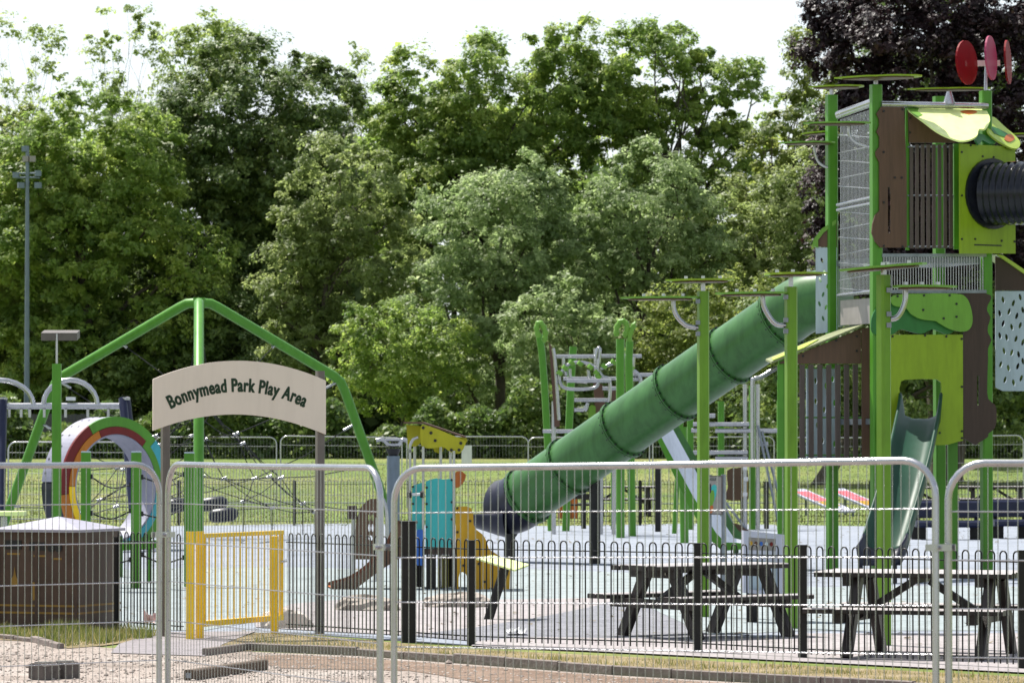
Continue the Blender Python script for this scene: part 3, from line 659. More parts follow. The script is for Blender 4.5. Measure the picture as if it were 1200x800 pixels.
# post with a flat plate on a stalk
p = GD(66.5, 60); rt = thing('plate_post', 'tall green post topped by a thin stalk with flat brown-grey plate', 'post', p); z1 = W(66, 426, 60).z
MB().beam(p, p + Vector((0, 0, z1)), .125, .125, ch=.012).build('shaft', 'green', rt); MB().tube([p + Vector((0, 0, z1)), p + Vector((0, 0, z1 + .42))], .016, 8).build('stalk', 'galv', rt)
MB().prism([W(x, y, 60) for x, y in ((48, 390), (90, 390), (90, 399), (48, 399))], (0, .42, .05)).build('plate', 'plate_brown', rt)
MB().tube([p + Vector((.06, -.05, .55)), p + Vector((.16, -.2, .35)), p + Vector((.3, -.2, .0))], .03, 8).build('foot_strut', 'galv', rt)
# pale standing table, left edge
p = GD(5, 62); rt = thing('standing_table', 'pale round edged play table beside the litter bin', 'table', p)
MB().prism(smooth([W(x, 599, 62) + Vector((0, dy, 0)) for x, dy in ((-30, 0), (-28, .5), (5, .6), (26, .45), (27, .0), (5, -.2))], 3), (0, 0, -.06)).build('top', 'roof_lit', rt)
MB().tube([p, p + Vector((0, 0, .98))], .05, 10).build('leg', 'galv', rt)

# ------------------------------------------------------------------ rainbow drum
def drum():
    n = Vector((.72, -.694, 0)); u = Vector((.694, .72, 0)); up = Vector((0, 0, 1)); D = 80.0
    C = W(136, 571, D); Ro, Rm, Ri = 1.30, 1.14, 1.00; wd = .58; root = thing('rainbow_drum', 'big hollow walking drum with rainbow painted rim', 'play drum', Vector((C.x, C.y, 0)))
    ring = lambda r_, a, off: C + n * off + u * (r_ * math.cos(a)) + up * (r_ * math.sin(a))
    def shell(r0, r1, a0, a1, o0, o1, k):
        b = MB(); vs = []
        for i in range(k + 1):
            a = R(a0 + (a1 - a0) * i / k)
            for r_, o in ((r0, o0), (r1, o0), (r1, o1), (r0, o1)): vs.append(ring(r_, a, o))
        fs = [(i * 4 + j, i * 4 + (j + 1) % 4, i * 4 + 4 + (j + 1) % 4, i * 4 + 4 + j) for i in range(k) for j in range(4)]
        if abs(a1 - a0) < 359: fs += [(0, 1, 2, 3), (k * 4 + 3, k * 4 + 2, k * 4 + 1, k * 4)]
        b.add(vs, fs, False); return b
    shell(Ri - .035, Ri, 0, 360, -wd, 0, 64).build('inner_tread', 'drum_grey', root)
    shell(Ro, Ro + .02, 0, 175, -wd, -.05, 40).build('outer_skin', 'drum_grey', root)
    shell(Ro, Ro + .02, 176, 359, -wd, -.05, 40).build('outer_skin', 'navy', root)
    shell(Ri, Ro - .002, 0, 360, -wd, -wd + .05, 48).build('back_rim', 'navy', root)
    for a0, a1, m in ((120, 185, 'red'), (42, 119.5, 'green'), (-25, 41.5, 'cyan'), (-95, -25.5, 'green'), (185.5, 264.5, 'orange_band')): shell(Rm + .006, Ro + .03, a0, a1, -.05, .0, 16).build('rim_band', m, root)
    for a0, a1, m in ((112, 178, 'orange_band'), (50, 111.5, 'red'), (-5, 49.5, 'green'), (-95, -5.5, 'cyan'), (178.5, 264.5, 'yellow')): shell(Ri + .004, Rm, a0, a1, -.05, .012, 16).build('rim_band', m, root)
    h = MB()
    for a in range(96, 170, 12):
        for o in (-.5, -.3): h.disc(ring(Ro + .021, R(a), o), ring(1, R(a), 0) - C, .022, .004, 8)
    kind(h.build('grip_holes', 'bolt', root), 'stuff')
    for o in (-.12, -wd + .1):
        for sgn in (-1, 1): MB().beam(ring(Ro + .05, R(-90 + 34 * sgn), o) , Vector((ring(1.5, R(-90 + 42 * sgn), o).x, ring(1.5, R(-90 + 42 * sgn), o).y, -.02)), .1, .1).build('stand_leg', 'galv_dark', root)
    MB().tube([ring(1.25, R(-90), .1) , ring(1.25, R(-90), -.9)], .06, 10).build('axle', 'galv_dark', root)
drum()

# ------------------------------------------------------------------ swing frame
def swing():
    D = 84; root = thing('swing_frame', 'silver arched swing frame on dark blue posts behind the drum', 'swing', GD(80, D)); wp = lambda x, y, d=0: W(x, y, D + d)
    MB().tube([wp(-130, 475.5), wp(146, 475.5)], .062, 10).build('beam', 'galv', root)
    for a, b in (((-42, 39)), ((51, 114))):
        c = (a + b) / 2; rr = (b - a) / 2; MB().tube([wp(c - rr * math.cos(R(k * 15)), 474 - 29 * math.sin(R(k * 15))) for k in range(0, 13)], .05, 10).build('arch', 'galv', root)
    for x in (-20, 11, 25, 35, 52, 77, 103, 127): MB().box(wp(x, 484), (.05, .05, .16)).build('hanger', 'galv', root)
    for x0, x1, d in ((3, 1, -.8), (148, 160, .8), (144, 152, -.8), (4, 0, .8)):
        a = wp(x0, 467); b_ = GD(x1 + 8 * (x1 > 100), D + d * 2); MB().tube([a, b_], .085, 12).build('post', 'navy_blue', root)
    for x in (3, 147): MB().tube([wp(x, 465.5), wp(x, 468.5)], .1, 12).build('post_cap', 'galv', root)
    c = wp(83, 467); MB().box(c, (.18, .1, .07)).build('camera_head', 'white', root)
    return root
swing()
# floodlight mast
def mast():
    D = 178; p = GD(31.5, D, gz(D)); root = thing('floodlight_mast', 'tall slim grey floodlight mast in front of the wood', 'floodlight', p); t = W(31.5, 176, D)
    MB().tube([p, p + (t - p) * .5, t], [.13, .1, .075], 10).build('mast', 'mast_grey', root)
    for y in (203, 208): MB().tube([W(17, y, D), W(46, y, D)], .04, 6).build('crossarm', 'mast_grey', root)
    for x, y, m in ((18, 205, 0), (24, 217, 0), (44, 203, 0), (44, 217, 0), (29, 174, 0), (30, 186, 1), (37, 186, 1)):
        c = W(x, y, D); MB().box(c, (.26, .18, .24), R(rnd.uniform(-25, 25))).build('lamp_head', 'grey_panel' if m else 'mast_grey', root)
mast()
# paling fence far left
def paling():
    D = 196; a = GD(-120, D, gz(D)); b = GD(130, D, gz(D)); root = thing('paling_fence', 'weathered grey close-boarded timber fence at the field edge', 'fence', a); n = int((b.x - a.x) / .16); me = None
    for i in range(n):
        x = a.x + .16 * i; h = 1.55 + rnd.uniform(-.03, .03)
        if me is None: o = MB().box((x, D, gz(D) + .775), (.15, .025, 1.55)).build('board', 'paling', root); me = o.data
        else: inst(me, 'board', root, Matrix.Translation((x - a.x, rnd.uniform(-.01, .01), rnd.uniform(-.03, .03))))
    for z in (.4, 1.25): MB().beam(a + Vector((0, .04, z)), b + Vector((0, .04, z)), .04, .09).build('rail', 'paling', root)
paling()

# ------------------------------------------------------------------ toddler unit
def toddler():
    D = 60.0; root = thing('toddler_unit', 'small toddler play unit with teal wall, orange panel and lime roof', 'play unit', GD(510, D)); f = vplane(510, D); bk = f.off(-1.0); md = f.off(-.5)
    panel(root, 'roof_panel', f, [(493, 500), (498, 498), (514, 503), (528, 509), (543, 515), (545.5, 520), (539, 531), (529, 530), (522, 525), (517, 523.5), (508, 525), (497, 524.5), (493, 519)], .03, 'lime_yellow', sm=2)
    panel(root, 'roof_panel', f.off(-.75), [(476, 497.5), (493, 499), (493.5, 518), (488, 523), (478, 523)], .03, 'lime_yellow')
    bolts(root, f.off(.002), [(496, 501), (505, 507), (510, 516), (529, 527), (538, 527), (540, 519)], .022)
    panel(root, 'roof_panel', bk, [(530, 512), (546, 512), (548, 516), (542, 526), (532, 528)], .03, 'lime_yellow')
    panel(root, 'roof_gusset', f.off(-.52), [(506, 520), (522, 520), (519, 529), (514, 531), (509, 529)], .03, 'lime_yellow')
    a, b, c = f.p(473, 496), f.p(496, 496.3), f.p(545, 513); MB().prism([a, b, b + Vector((0, 1.05, 0)), a + Vector((0, 1.05, 0))], (0, 0, .025)).build('roof_sheet', 'brown_panel', root)
    MB().prism([b, c, c + Vector((0, 1.05, 0)), b + Vector((0, 1.05, 0))], (0, 0, .025)).build('roof_sheet', 'brown_panel', root)
    for px, y0, pl in ((480.5, 520, f), (496, 523, f.off(.02)), (516.5, 521, f.off(-.5)), (532, 528, f.off(.03)), (486, 516, bk), (528, 526, bk)):
        t = pl.p(px, y0); MB().tube([t, Vector((t.x, t.y, .02))], .021, 8).build('pole', 'stainless', root)
    MB().tube(smooth([f.p(480.5, 530), f.p(480.8, 522), f.p(484, 515), f.p(490, 512)], 4, False), .021, 8).build('pole_bend', 'stainless', root)
    panel(root, 'teal_panel', f.off(-.03), [(499, 564), (504, 561.5), (512, 560), (518, 561.5), (524, 561), (531, 561), (531, 642), (498.5, 642)], .025, 'teal')
    panel(root, 'teal_panel', f.off(-.06), [(483, 569), (495, 565), (495, 621), (483, 621)], .025, 'teal')
    bolts(root, f, [(500, 571), (500, 590), (500, 617), (529.5, 562), (529.5, 588), (529.5, 608), (529.5, 636), (484, 570), (484, 590)])
    MB().tube([f.off(.06).p(479, 579), f.off(.06).p(498, 579)], .022, 8).build('spyglass', 'white', root)
    for px in (480, 495): MB().tube([f.off(.06).p(px - 2.5, 579), f.off(.06).p(px + 2.5, 579)], .05, 10).build('knob', 'bolt', root)
    hole = [(537.5, 676), (539, 671), (542, 669.5), (546, 672), (549.5, 680), (551, 690.5), (537.5, 690.5)]
    panel(root, 'orange_panel', f.off(.05), [(534, 594), (538, 593), (547, 593), (552, 595), (554.5, 602), (555, 614), (558, 620), (566, 626), (570, 633), (573, 643), (584, 650), (594, 657), (598, 667), (597, 691.5), (553, 692), (534, 692)], .03, 'orange', holes=[hole])
    bolts(root, f.off(.051), [(536, 595), (536, 623), (551, 610), (543, 662), (561, 660), (568, 681), (575, 689), (594, 672)])
    panel(root, 'lime_panel', f.off(-.6), [(513, 650), (526, 650), (526, 690), (513, 690)], .03, 'lime_yellow')
    MB().prism([f.off(-.04).p(483, 642), f.off(-.04).p(560, 642), f.off(-.95).p(560, 642), f.off(-.95).p(483, 642)], (0, 0, -.09)).build('deck', 'brown_dark', root)
    for px, pl in ((505, f.off(-.12)), (489, f.off(-.9)), (531, f.off(-.9))):
        t = pl.p(px, 650); MB().beam(t, Vector((t.x, t.y, -.02)), .13, .13).build('leg', 'black_post', root)
    panel(root, 'blue_panel', f.off(.06), [(488, 622), (489.5, 620), (495, 620), (496, 622), (496, 661), (495, 662), (489, 662), (488, 660)], .03, 'blue')
    # slide with two timber-look cheeks
    ch = [(474, 612), (482, 622), (479, 645), (466, 655), (450, 665), (432, 678), (412, 693), (402, 697), (391, 696), (388, 691), (389, 684), (400, 681), (415, 676), (432, 664), (446, 650), (456, 638), (463, 622), (468, 614)]
    panel(root, 'slide_cheek', f.off(.08), ch, .035, 'brown_panel', sm=2); panel(root, 'slide_cheek', f.off(-.5), [(x - 4, y - 2.5) for x, y in ch], .035, 'brown_panel', sm=2)
    bed = [(388, 688), (398, 687), (412, 683), (432, 671), (446, 658), (462, 642), (480, 641)]; b = MB(); A = [f.off(.045).p(*q) for q in bed]; B = [f.off(-.47).p(x - 4, y - 2.5) for x, y in bed]
    b.add(A + B, [(i, i + 1, i + 8, i + 7) for i in range(6)], True); b.build('slide_bed', 'orange_leaf', root)
    # arched wooden play panel left of the slide
    pl = vplane(428, 63.5, -20); holes = [ell(432.5, 606, 1.8, 4.5, 8), ell(436.5, 606, 1.8, 4.5, 8), ell(432.5, 618, 1.8, 5, 8), ell(436.5, 618, 1.8, 5, 8), ell(434, 630, 3, 3.4, 8)]
    panel(root, 'arch_panel', pl, [(416, 655), (416, 622), (418, 607), (423, 594), (430, 586.5), (434, 584), (443, 584), (443, 655)], .03, 'brown_panel', holes=holes)
    for px in (414, 442): t = pl.p(px, 606); MB().tube([t, Vector((t.x, t.y, 0))], .03, 8).build('pole', 'stainless', root)
    MB().box(pl.p(413, 600), (.14, .12, .2)).build('play_box', 'brown_dark', root)
    MB().tube(smooth([pl.p(449, 584), pl.p(453, 600), pl.p(454, 640)], 4, False), .03, 8).build('pole', 'stainless', root)
    panel(root, 'orange_fin', bk, [(532, 556), (538, 551), (546, 556), (543, 565), (537, 571), (532, 569)], .03, 'orange_leaf', sm=2)
    return root
toddler()
# slanted pale play table
p = G(571.5, 726); rt = thing('slanted_table', 'pale lime play table top tilted on one slanting dark leg', 'table', p)
t = W(592, 664, p.y); MB().beam(p - Vector((0, 0, .02)), t, .11, .11, ch=.015).build('leg', 'black_post', rt)
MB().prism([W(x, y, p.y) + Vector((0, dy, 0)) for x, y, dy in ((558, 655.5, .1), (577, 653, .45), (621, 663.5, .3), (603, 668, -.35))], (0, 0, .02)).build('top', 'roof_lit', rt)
# boulders
def boulder(px0, px1, yb, yt, label, seed):
    g = np.random.default_rng(seed); D = F * CH / (yb - HZ); a = (px1 - px0) / 2 * D / F; h = (yb - yt) * D / F; c = GD((px0 + px1) / 2, D + a * .5); b = MB(); nu, nv = 14, 6; vs = []
    ph = g.uniform(0, 6.28, 6)
    for j in range(nv):
        el = R(-12 + 102 * j / (nv - 1))
        for i in range(nu):
            az = 2 * math.pi * i / nu; k = 1 + .13 * math.sin(2 * az + ph[0]) + .09 * math.sin(3 * az + ph[1] + j) + .08 * math.sin(5 * az + 2 * j + ph[2])
            ce = max(math.cos(el), .0) ** .55; vs.append(c + Vector((a * k * ce * math.cos(az) * .95, a * .6 * k * ce * math.sin(az), h * math.sin(el) * (1 + .12 * math.sin(az + ph[3]))  )))
    b.add(vs, [(j * nu + i, j * nu + (i + 1) % nu, (j + 1) * nu + (i + 1) % nu, (j + 1) * nu + i) for j in range(nv - 1) for i in range(nu)] + [tuple((nv - 1) * nu + i for i in range(nu))], False)
    o = b.build('boulder', 'rock', None, Vector((c.x, c.y, 0))); tag(o, label, 'boulder', None); return o
boulder(389, 470, 716, 698, 'long low sandstone boulder below the brown toddler slide', 1)
boulder(497, 577, 712, 695, 'low sandstone boulder below the orange toddler panel', 2)
bo = boulder(306, 366, 736, 714, 'pale low boulder behind the right side of the yellow gate', 3); bo.data.materials[0] = M['rock_pale']

# ------------------------------------------------------------------ big play tower
TH = 17.5
O = GD(1027, 65.8); U = Vector((math.cos(R(TH)), math.sin(R(TH)), 0)); V = Vector((-math.sin(R(TH)), math.cos(R(TH)), 0)); UP = Vector((0, 0, 1)); A_ = 1.84
tower = thing('play_tower', 'tall green play tower with wood panels, leaf roofs and long green tube slide', 'play tower', O)
def TP(u, v, z): return O + U * u + V * v + UP * z
FP = Plane(O, -V); LP = Plane(O, -U)
def canopy_leaf(parent, px0, px1, py, D, wd=.6, tilt=0.0, mat='lime', under='brown_panel', dirn=0.0, name='leaf_canopy'):
    """flat lobed leaf of sheet, tip at px0"""
    a = W(px0, py, D); b = W(px1, py - tilt, D + dirn); d = b - a; L = d.length; u = d / L; v = Vector((-u.y, u.x, 0)).normalized(); n = u.cross(v)
    prof = [(0, 0), (.08, .28), (.22, .62), (.36, .9), (.46, .80), (.60, 1.0), (.74, .95), (.80, .75), (.93, .6), (1, .2)]
    P = [a + u * (L * t) + v * (wd / 2 * h) for t, h in prof] + [a + u * (L * t) - v * (wd / 2 * h * .95) for t, h in prof[::-1][:-1]]
    o = MB().prism(P, n * .022).build(name, mat, parent)
    MB().prism([p_ - n * .003 + (a + d * .5 - p_) * .18 for p_ in P], -n * .016).build('leaf_backing', under, o); return o
def build_tower():
    t = tower; H = 7.57; pw = .165
    for (u, v, h) in ((0, 0, H), (A_, 0, H - .05), (0, A_, H - .02), (A_, A_, H)):
        MB().beam(TP(u, v, -.02), TP(u, v, h), pw, pw, up=U, ch=.02).build('tower_post', 'green', t)
    for z in (2.33, 4.83): MB().prism([TP(.05, .05, z), TP(A_ - .05, .05, z), TP(A_ - .05, A_ - .05, z), TP(.05, A_ - .05, z)], UP * .09).build('deck', 'galv_dark', t)
    fo = FP.off(.09); f2 = FP.off(.12); f3 = FP.off(.15)
    # upper wood panel with wavy edge
    panel(t, 'wavy_panel', f2, [(1033, 125), (1060, 123), (1063, 200), (1063, 290), (1032, 290), (1026, 283), (1022, 273), (1023, 262), (1026, 252), (1031, 247), (1031, 235), (1031, 190), (1027, 182), (1027, 177), (1031, 172), (1031, 160), (1028, 154), (1031, 147), (1031, 140), (1028, 133)], .03, 'brown_panel', holes=[[(1041, 219), (1043.5, 219), (1044.5, 235), (1044, 273), (1041, 273)]])
    panel(t, 'gable_panel', f2, [(1065, 128), (1120, 160), (1120, 167), (1066, 167)], .03, 'brown_panel')
    panel(t, 'green_edge', fo, [(1062, 126), (1066, 126), (1066, 293), (1062, 293)], .03, 'green'); panel(t, 'green_edge', f2, [(1118.5, 168), (1126, 168), (1126, 292), (1118.5, 292)], .04, 'green')
    for i in range(8):
        x = 1066.5 + 6.6 * i; a, b = f2.p(x + 2, 169 if i else 172), f2.p(x + 2, 291); MB().beam(a, b, .058, .03, up=V, ch=.008).build('slat', 'slat', t)
    for y in (172, 229, 289): MB().tube([fo.p(1064, y), fo.p(1120, y)], .014, 6).build('slat_rail', 'galv_dark', t)
    MB().tube([fo.p(1033, 122), fo.p(1158, 124)], .05, 10).build('top_beam', 'galv', t); MB().tube([LP.off(.03).p(983, 134), LP.off(.03).p(1024, 119)], .06, 10).build('top_beam', 'galv', t)
    bolts(t, FP.off(.125), [(1036, 130), (1058, 128), (1049, 208), (1057, 208), (1036, 237), (1067, 138), (1067, 155), (1036, 178), (1036, 288), (1058, 289)])
    # lime panel with the mouth of the black corrugated tube
    pn = Vector((.6, -.8, 0)); c0 = FP.off(.52).p(1126, 230); LPn = Plane(c0, pn)
    c = LPn.p(1162, 227); tu = Vector((.8, .6, 0)); hole = []
    hc = [c + tu * (.49 * math.cos(2 * math.pi * i / 24)) + UP * (.49 * math.sin(2 * math.pi * i / 24)) for i in range(24)]
    P = [LPn.p(*q) for q in ((1126, 168), (1190.5, 172), (1190.5, 297), (1126, 297))]; MB().holed(P, [hc], -pn * .035).build('tube_panel', 'lime', t)
    bolts(t, LPn, [(1127.5, 178), (1127.5, 229), (1127.5, 280), (1138, 170), (1179, 172), (1152, 183), (1165, 184), (1143, 280), (1174, 282), (1189, 235), (1189, 283)])
    MB().prism([LPn.off(.002).p(*q) for q in ((1142, 286), (1174, 287), (1174, 288.5), (1142, 287.5))], pn * .006).build('grip', 'bolt', t)
    ax = Vector((.86, -.51, -.01)).normalized(); k = 144; rad = .49
    tb = MB(); tb.tube([c - pn * .03 + ax * (s_ * 3.8 / k) for s_ in range(k)], [rad - (.024 if s_ % 4 > 1 else 0) for s_ in range(k)], 32, caps=False); o = tb.build('crawl_tube', 'tube_black', t)
    fl = MB(); fl.tube([c - pn * .02, c + pn * .05], .55, 28, sm=False); fl.build('tube_flange', 'tube_black', t)
    rb = MB(); e = c + ax * .42 ; zz = e.cross(ax)
    sv = ax.cross(UP).normalized(); upv = sv.cross(ax).normalized(); pts = []
    for i in range(5):
        an = R(78 + 4 * i); pts.append([c + ax * s_ + (upv * math.sin(an) + sv * math.cos(an)) * (rad + .004) for s_ in (.30, .44)])
    rb.add([q for pr in pts for q in pr], [(2 * i, 2 * i + 1, 2 * i + 3, 2 * i + 2) for i in range(4)]); rb.build('red_patch', 'red', t)
    # mid fine-bar balustrade
    for y in (299, 341.5): MB().beam(fo.p(1034, y), fo.p(1156, y), .03, .05).build('balustrade_rail', 'galv_dark', t)
    for i in range(38): x = 1036 + 3.14 * i; MB().tube([fo.p(x, 300), fo.p(x, 341)], .007, 4, caps=False).build('balustrade_bar', 'galv', t)
    # leaf awnings
    panel(t, 'leaf_awning', f2, [(1022, 372), (1030, 358), (1045, 350), (1080, 352), (1110, 366), (1121, 380), (1118, 388), (1110, 391.5), (1100, 388), (1092, 386), (1080, 391), (1065, 388), (1055, 386), (1045, 392), (1030, 393), (1022, 388)], .03, 'leaf_dark', sm=3)
    panel(t, 'leaf_awning', f3.off(.04), [(1044, 350), (1052, 345), (1080, 344), (1120, 344), (1132, 348), (1138, 360), (1140, 376), (1136, 386), (1126, 388.5), (1112, 385), (1100, 378), (1096, 376), (1080, 374), (1068, 368), (1062, 361), (1048, 358)], .03, 'leaf_green', sm=3)
    bolts(t, f3.off(.045), [(1052, 347), (1083, 346), (1113, 346), (1121, 356), (1082, 363), (1106, 373), (1121, 371)])
    # lime door panel and wavy brown panel
    door = [(1056, 447), (1060, 445), (1080, 444), (1098, 444.5), (1103, 448), (1103.5, 456), (1101, 480), (1099, 505), (1060, 505), (1056, 470), (1054, 455)]
    panel(t, 'door_panel', f2, [(1043, 392), (1128.5, 392), (1128.5, 516), (1122, 517.5), (1110, 521), (1043, 523)], .035, 'lime', holes=[door])
    bolts(t, FP.off(.125), [(1046, 394), (1084, 393), (1109, 394), (1127, 397), (1127, 453), (1127, 505), (1101, 507), (1127, 513)])
    panel(t, 'wavy_panel', fo, [(1122, 343), (1156, 344), (1162, 349), (1158, 357), (1157, 364), (1161, 372), (1158, 382), (1158, 390), (1162, 398), (1158, 408), (1158, 420), (1157, 450), (1158, 467), (1166, 474), (1168, 487), (1166, 501), (1158, 508), (1156, 513), (1129.5, 513), (1129.5, 388), (1137, 386)], .03, 'brown_dark', sm=2, holes=[[(1145, 440), (1147.5, 440), (1147.5, 475), (1145, 475)]])
    # left face: wire mesh, rails and grey board
    lf = LP.off(.03); mb = MB()
    for i in range(1, 26): x = 984 + 41 * i / 26; mb.tube([lf.p(x, 140 - .33 * (x - 984)), lf.p(x, 345)], .006, 4, caps=False)
    for i in range(13):
        y = 158 + 15 * i; mb.tube([lf.p(983.5, y + (6 if i % 2 else 0)), lf.p(1024, y + (-2 if i % 2 else 3))], .010, 5, caps=False)
    kind(mb.build('wire_mesh', 'galv', t), 'stuff')
    for y0, y1 in ((240, 231), (246, 238), (346, 341), (137, 122)): MB().tube([LP.off(.05).p(982, y0), LP.off(.05).p(1024, y1)], .03, 8).build('mesh_rail', 'galv', t)
    panel(t, 'grey_board', lf, [(985, 352), (1021, 349), (1021, 379), (985, 381)], .03, 'grey_panel')
    # wings
    wl = vplane(975, 67.5, -8)
    seeds = [(7.5, 15), (17, 18), (11, 29), (23, 25), (5, 38), (15, 45), (24, 42), (9, 55), (20, 60), (13, 70), (4, 66), (24, 74), (9, 83), (18, 86)]
    panel(t, 'perforated_panel', wl, [(956, 290), (981, 290), (981, 388), (956, 391)], .03, 'pale_panel', holes=[ell(957 + sx * .85, 290 + sy, 1.5, 3.3, 8, .3 if i % 2 else -.3) for i, (sx, sy) in enumerate(seeds)])
    panel(t, 'wing_gable', wl, [(959, 289), (959, 279), (965, 270), (978, 261), (981, 261), (981, 289)], .03, 'brown_panel'); panel(t, 'roof_edge', wl.off(.03), [(952, 288), (953, 281), (963, 268), (980, 257), (980, 262), (966, 272), (959, 281), (959, 290)], .6, 'leaf_green')
    wr_ = vplane(1165, 66.7, 9); seeds2 = [(10, 8), (22, 12), (30, 5), (17, 22), (6, 24), (26, 27), (33, 20), (10, 36), (20, 40), (30, 38), (14, 52), (25, 54), (6, 50), (33, 58), (11, 68), (20, 70), (28, 72), (7, 84), (16, 88), (27, 86), (33, 80), (12, 102), (22, 105), (31, 100)]
    panel(t, 'perforated_panel', wr_, [(1167, 341), (1240, 341), (1240, 458), (1176, 458), (1167, 454)], .03, 'pale_panel', holes=[ell(1166 + sx * 1.0 + k * 35, 343 + sy, 1.9, 4.2, 8, .3 if i % 2 else -.2) for k in (0, 1) for i, (sx, sy) in enumerate(seeds2) if 1170 < 1166 + sx + 35 * k < 1236])
    panel(t, 'wing_gable', wr_, [(1167, 300), (1172, 302), (1240, 352 - 12), (1167, 340)], .03, 'brown_dark'); panel(t, 'roof_edge', wr_.off(.05), [(1168, 298), (1176, 299), (1246, 346), (1240, 348)], .7, 'lime_pale')
    p_ = wr_.p(1240, 400); MB().beam(Vector((p_.x, p_.y, -.02)), Vector((p_.x, p_.y, 4.4)), .16, .16).build('wing_post', 'green', t)
    # annex to the left
    an = vplane(970, 66.3, 8); roof = [(905, 425), (912, 420), (925, 413), (940, 404), (958, 396), (975, 388), (985, 383), (1008, 381.5), (1012, 382), (1010, 384)]
    b = MB(); Fr = [an.off(.12).p(*q) for q in ((904, 426), (1011, 382.5))]; off = Vector((-.05, 1.15, .05)); Bk = [p_ + off for p_ in Fr]
    b.prism([Fr[0], Fr[0] + (Fr[1] - Fr[0]) * .45, Fr[1], Bk[1], Bk[0] + (Bk[1] - Bk[0]) * .3, Bk[0] + (Bk[1] - Bk[0]) * .02], (0, 0, .03)); b.build('annex_roof', 'roof_tan', t)
    b = MB(); k0, k1 = Fr[0] + UP * .034, Fr[1] + UP * .034; bo = off * .8
    b.prism([k0 + (k1 - k0) * .02, k0 + (k1 - k0) * .36, k0 + (k1 - k0) * .56 + bo * .55, k0 + (k1 - k0) * .45 + bo * .9, k0 + (k1 - k0) * .05 + bo * .7], UP * .015); b.build('roof_leaf', 'lime_pale', t)
    panel(t, 'annex_gable', an, [(914, 424), (1009, 385), (1009, 426), (914, 426)], .03, 'brown_panel'); bolts(t, an.off(.002), [(941, 417), (980, 399), (1004, 394), (1004, 411)])
    for i in range(7):
        x = 936.5 + 10.4 * i; MB().beam(an.p(x + 3.5, 427), an.p(x + 3.5, 536), .086, .03, up=V, ch=.008).build('slat', 'slat', t)
    for y in (431, 489, 533): MB().tube([an.off(-.03).p(930, y), an.off(-.03).p(1012, y)], .013, 6).build('slat_rail', 'green', t)
    panel(t, 'wavy_board', an.off(.03), [(1010, 384), (1020, 384), (1021, 400), (1019, 412), (1021, 425), (1019, 440), (1020, 460), (1019, 480), (1020, 500), (1023, 512), (1023, 538), (1010, 538)], .03, 'brown_panel')
    for px, y0, d in ((914.5, 427, 0), (916, 420, -1.2)):
        p_ = an.off(d).p(px, y0); MB().beam(Vector((p_.x, p_.y, -.02)), p_, .095, .095).build('annex_post', 'green', t)
    panel(t, 'perforated_panel', an.off(-1.0), [(945, 432), (985, 432), (985, 536), (945, 536)], .03, 'pale_panel', holes=[ell(948 + sx, 436 + sy, 1.7, 4, 8) for sx, sy in ((8, 10), (20, 16), (28, 8), (8, 34), (18, 44), (30, 36), (10, 62), (24, 60), (16, 80), (30, 84))])
    MB().prism([an.off(.02).p(912, 536), an.off(.02).p(1020, 536), an.off(-1.1).p(1020, 536), an.off(-1.1).p(912, 536)], UP * -.09).build('annex_deck', 'galv_dark', t)
    # white grab rail from the annex to the climber behind
    MB().tube(smooth([an.off(-.6).p(911, 430), an.off(-.6).p(893, 441), an.off(-.6).p(884, 444), an.off(-.6).p(882, 452), an.off(-.6).p(882, 540)], 5, False), .035, 8).build('grab_rail', 'galv', t)
    # lower posts
    for px, D in ((1116, 66.5),):
        p_ = GD(px, D); MB().beam(p_ - UP * .02, p_ + UP * 2.3, .15, .15).build('lower_post', 'green', t)
    # roof leaves
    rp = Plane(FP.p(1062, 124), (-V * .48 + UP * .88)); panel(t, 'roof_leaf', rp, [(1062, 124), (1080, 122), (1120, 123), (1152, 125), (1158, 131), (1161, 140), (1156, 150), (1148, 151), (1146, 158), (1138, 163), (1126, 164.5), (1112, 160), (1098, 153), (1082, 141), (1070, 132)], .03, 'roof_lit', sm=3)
    panel(t, 'roof_leaf_patch', rp.off(.008), [(1126, 130), (1140, 128.5), (1146, 131), (1136, 133.5)], .006, 'orange_leaf', sm=2); panel(t, 'roof_leaf_patch', rp.off(.008), [(1063, 124.5), (1078, 124), (1076, 130), (1082, 134), (1075, 137), (1068, 131)], .006, 'leaf_green')
    rq = Plane(FP.p(1165, 150), (U * .35 - V * .62 + UP * .7)); panel(t, 'roof_leaf', rq, [(1160, 139), (1166, 137), (1176, 146), (1184, 153), (1192, 160), (1196.5, 167), (1194, 173), (1186, 173), (1174, 167), (1164, 160), (1158, 152)], .03, 'lime_pale', sm=3)
    panel(t, 'roof_leaf_patch', rq.off(.008), [(1162, 148), (1170, 150), (1184, 158), (1182, 161), (1166, 156)], .006, 'leaf_dark', sm=2); panel(t, 'roof_leaf_patch', rq.off(.009), [(1180, 158), (1186, 157), (1190, 162), (1184, 166), (1178, 163)], .006, 'orange_leaf', sm=2)
    panel(t, 'roof_leaf', rq.off(-.05), [(1142, 158), (1148, 156), (1160, 160), (1168, 167), (1160, 168), (1152, 164), (1147, 169)], .03, 'leaf_dark', sm=2)
    # canopy leaves on the tower head
    for x0, x1, y, D, wd, tl, mt in ((978, 1081, 92, 65.6, .75, 2.5, 'lime'), (948, 1013, 102.5, 67.6, .6, 1, 'lime'), (1064, 1162, 105, 66.9, .4, 1, 'lime'), (942, 1021, 145, 65.4, .55, .5, 'orange'), (914, 979, 168, 67.4, .55, .5, 'orange'), (939, 979, 157.5, 67.9, .5, 3, 'lime'), (1175, 1230, 158, 67.9, .5, 0, 'lime')):
        canopy_leaf(t, x0, x1, y, D, wd, tl, mt if mt == 'lime' else 'leaf_green', 'brown_panel')
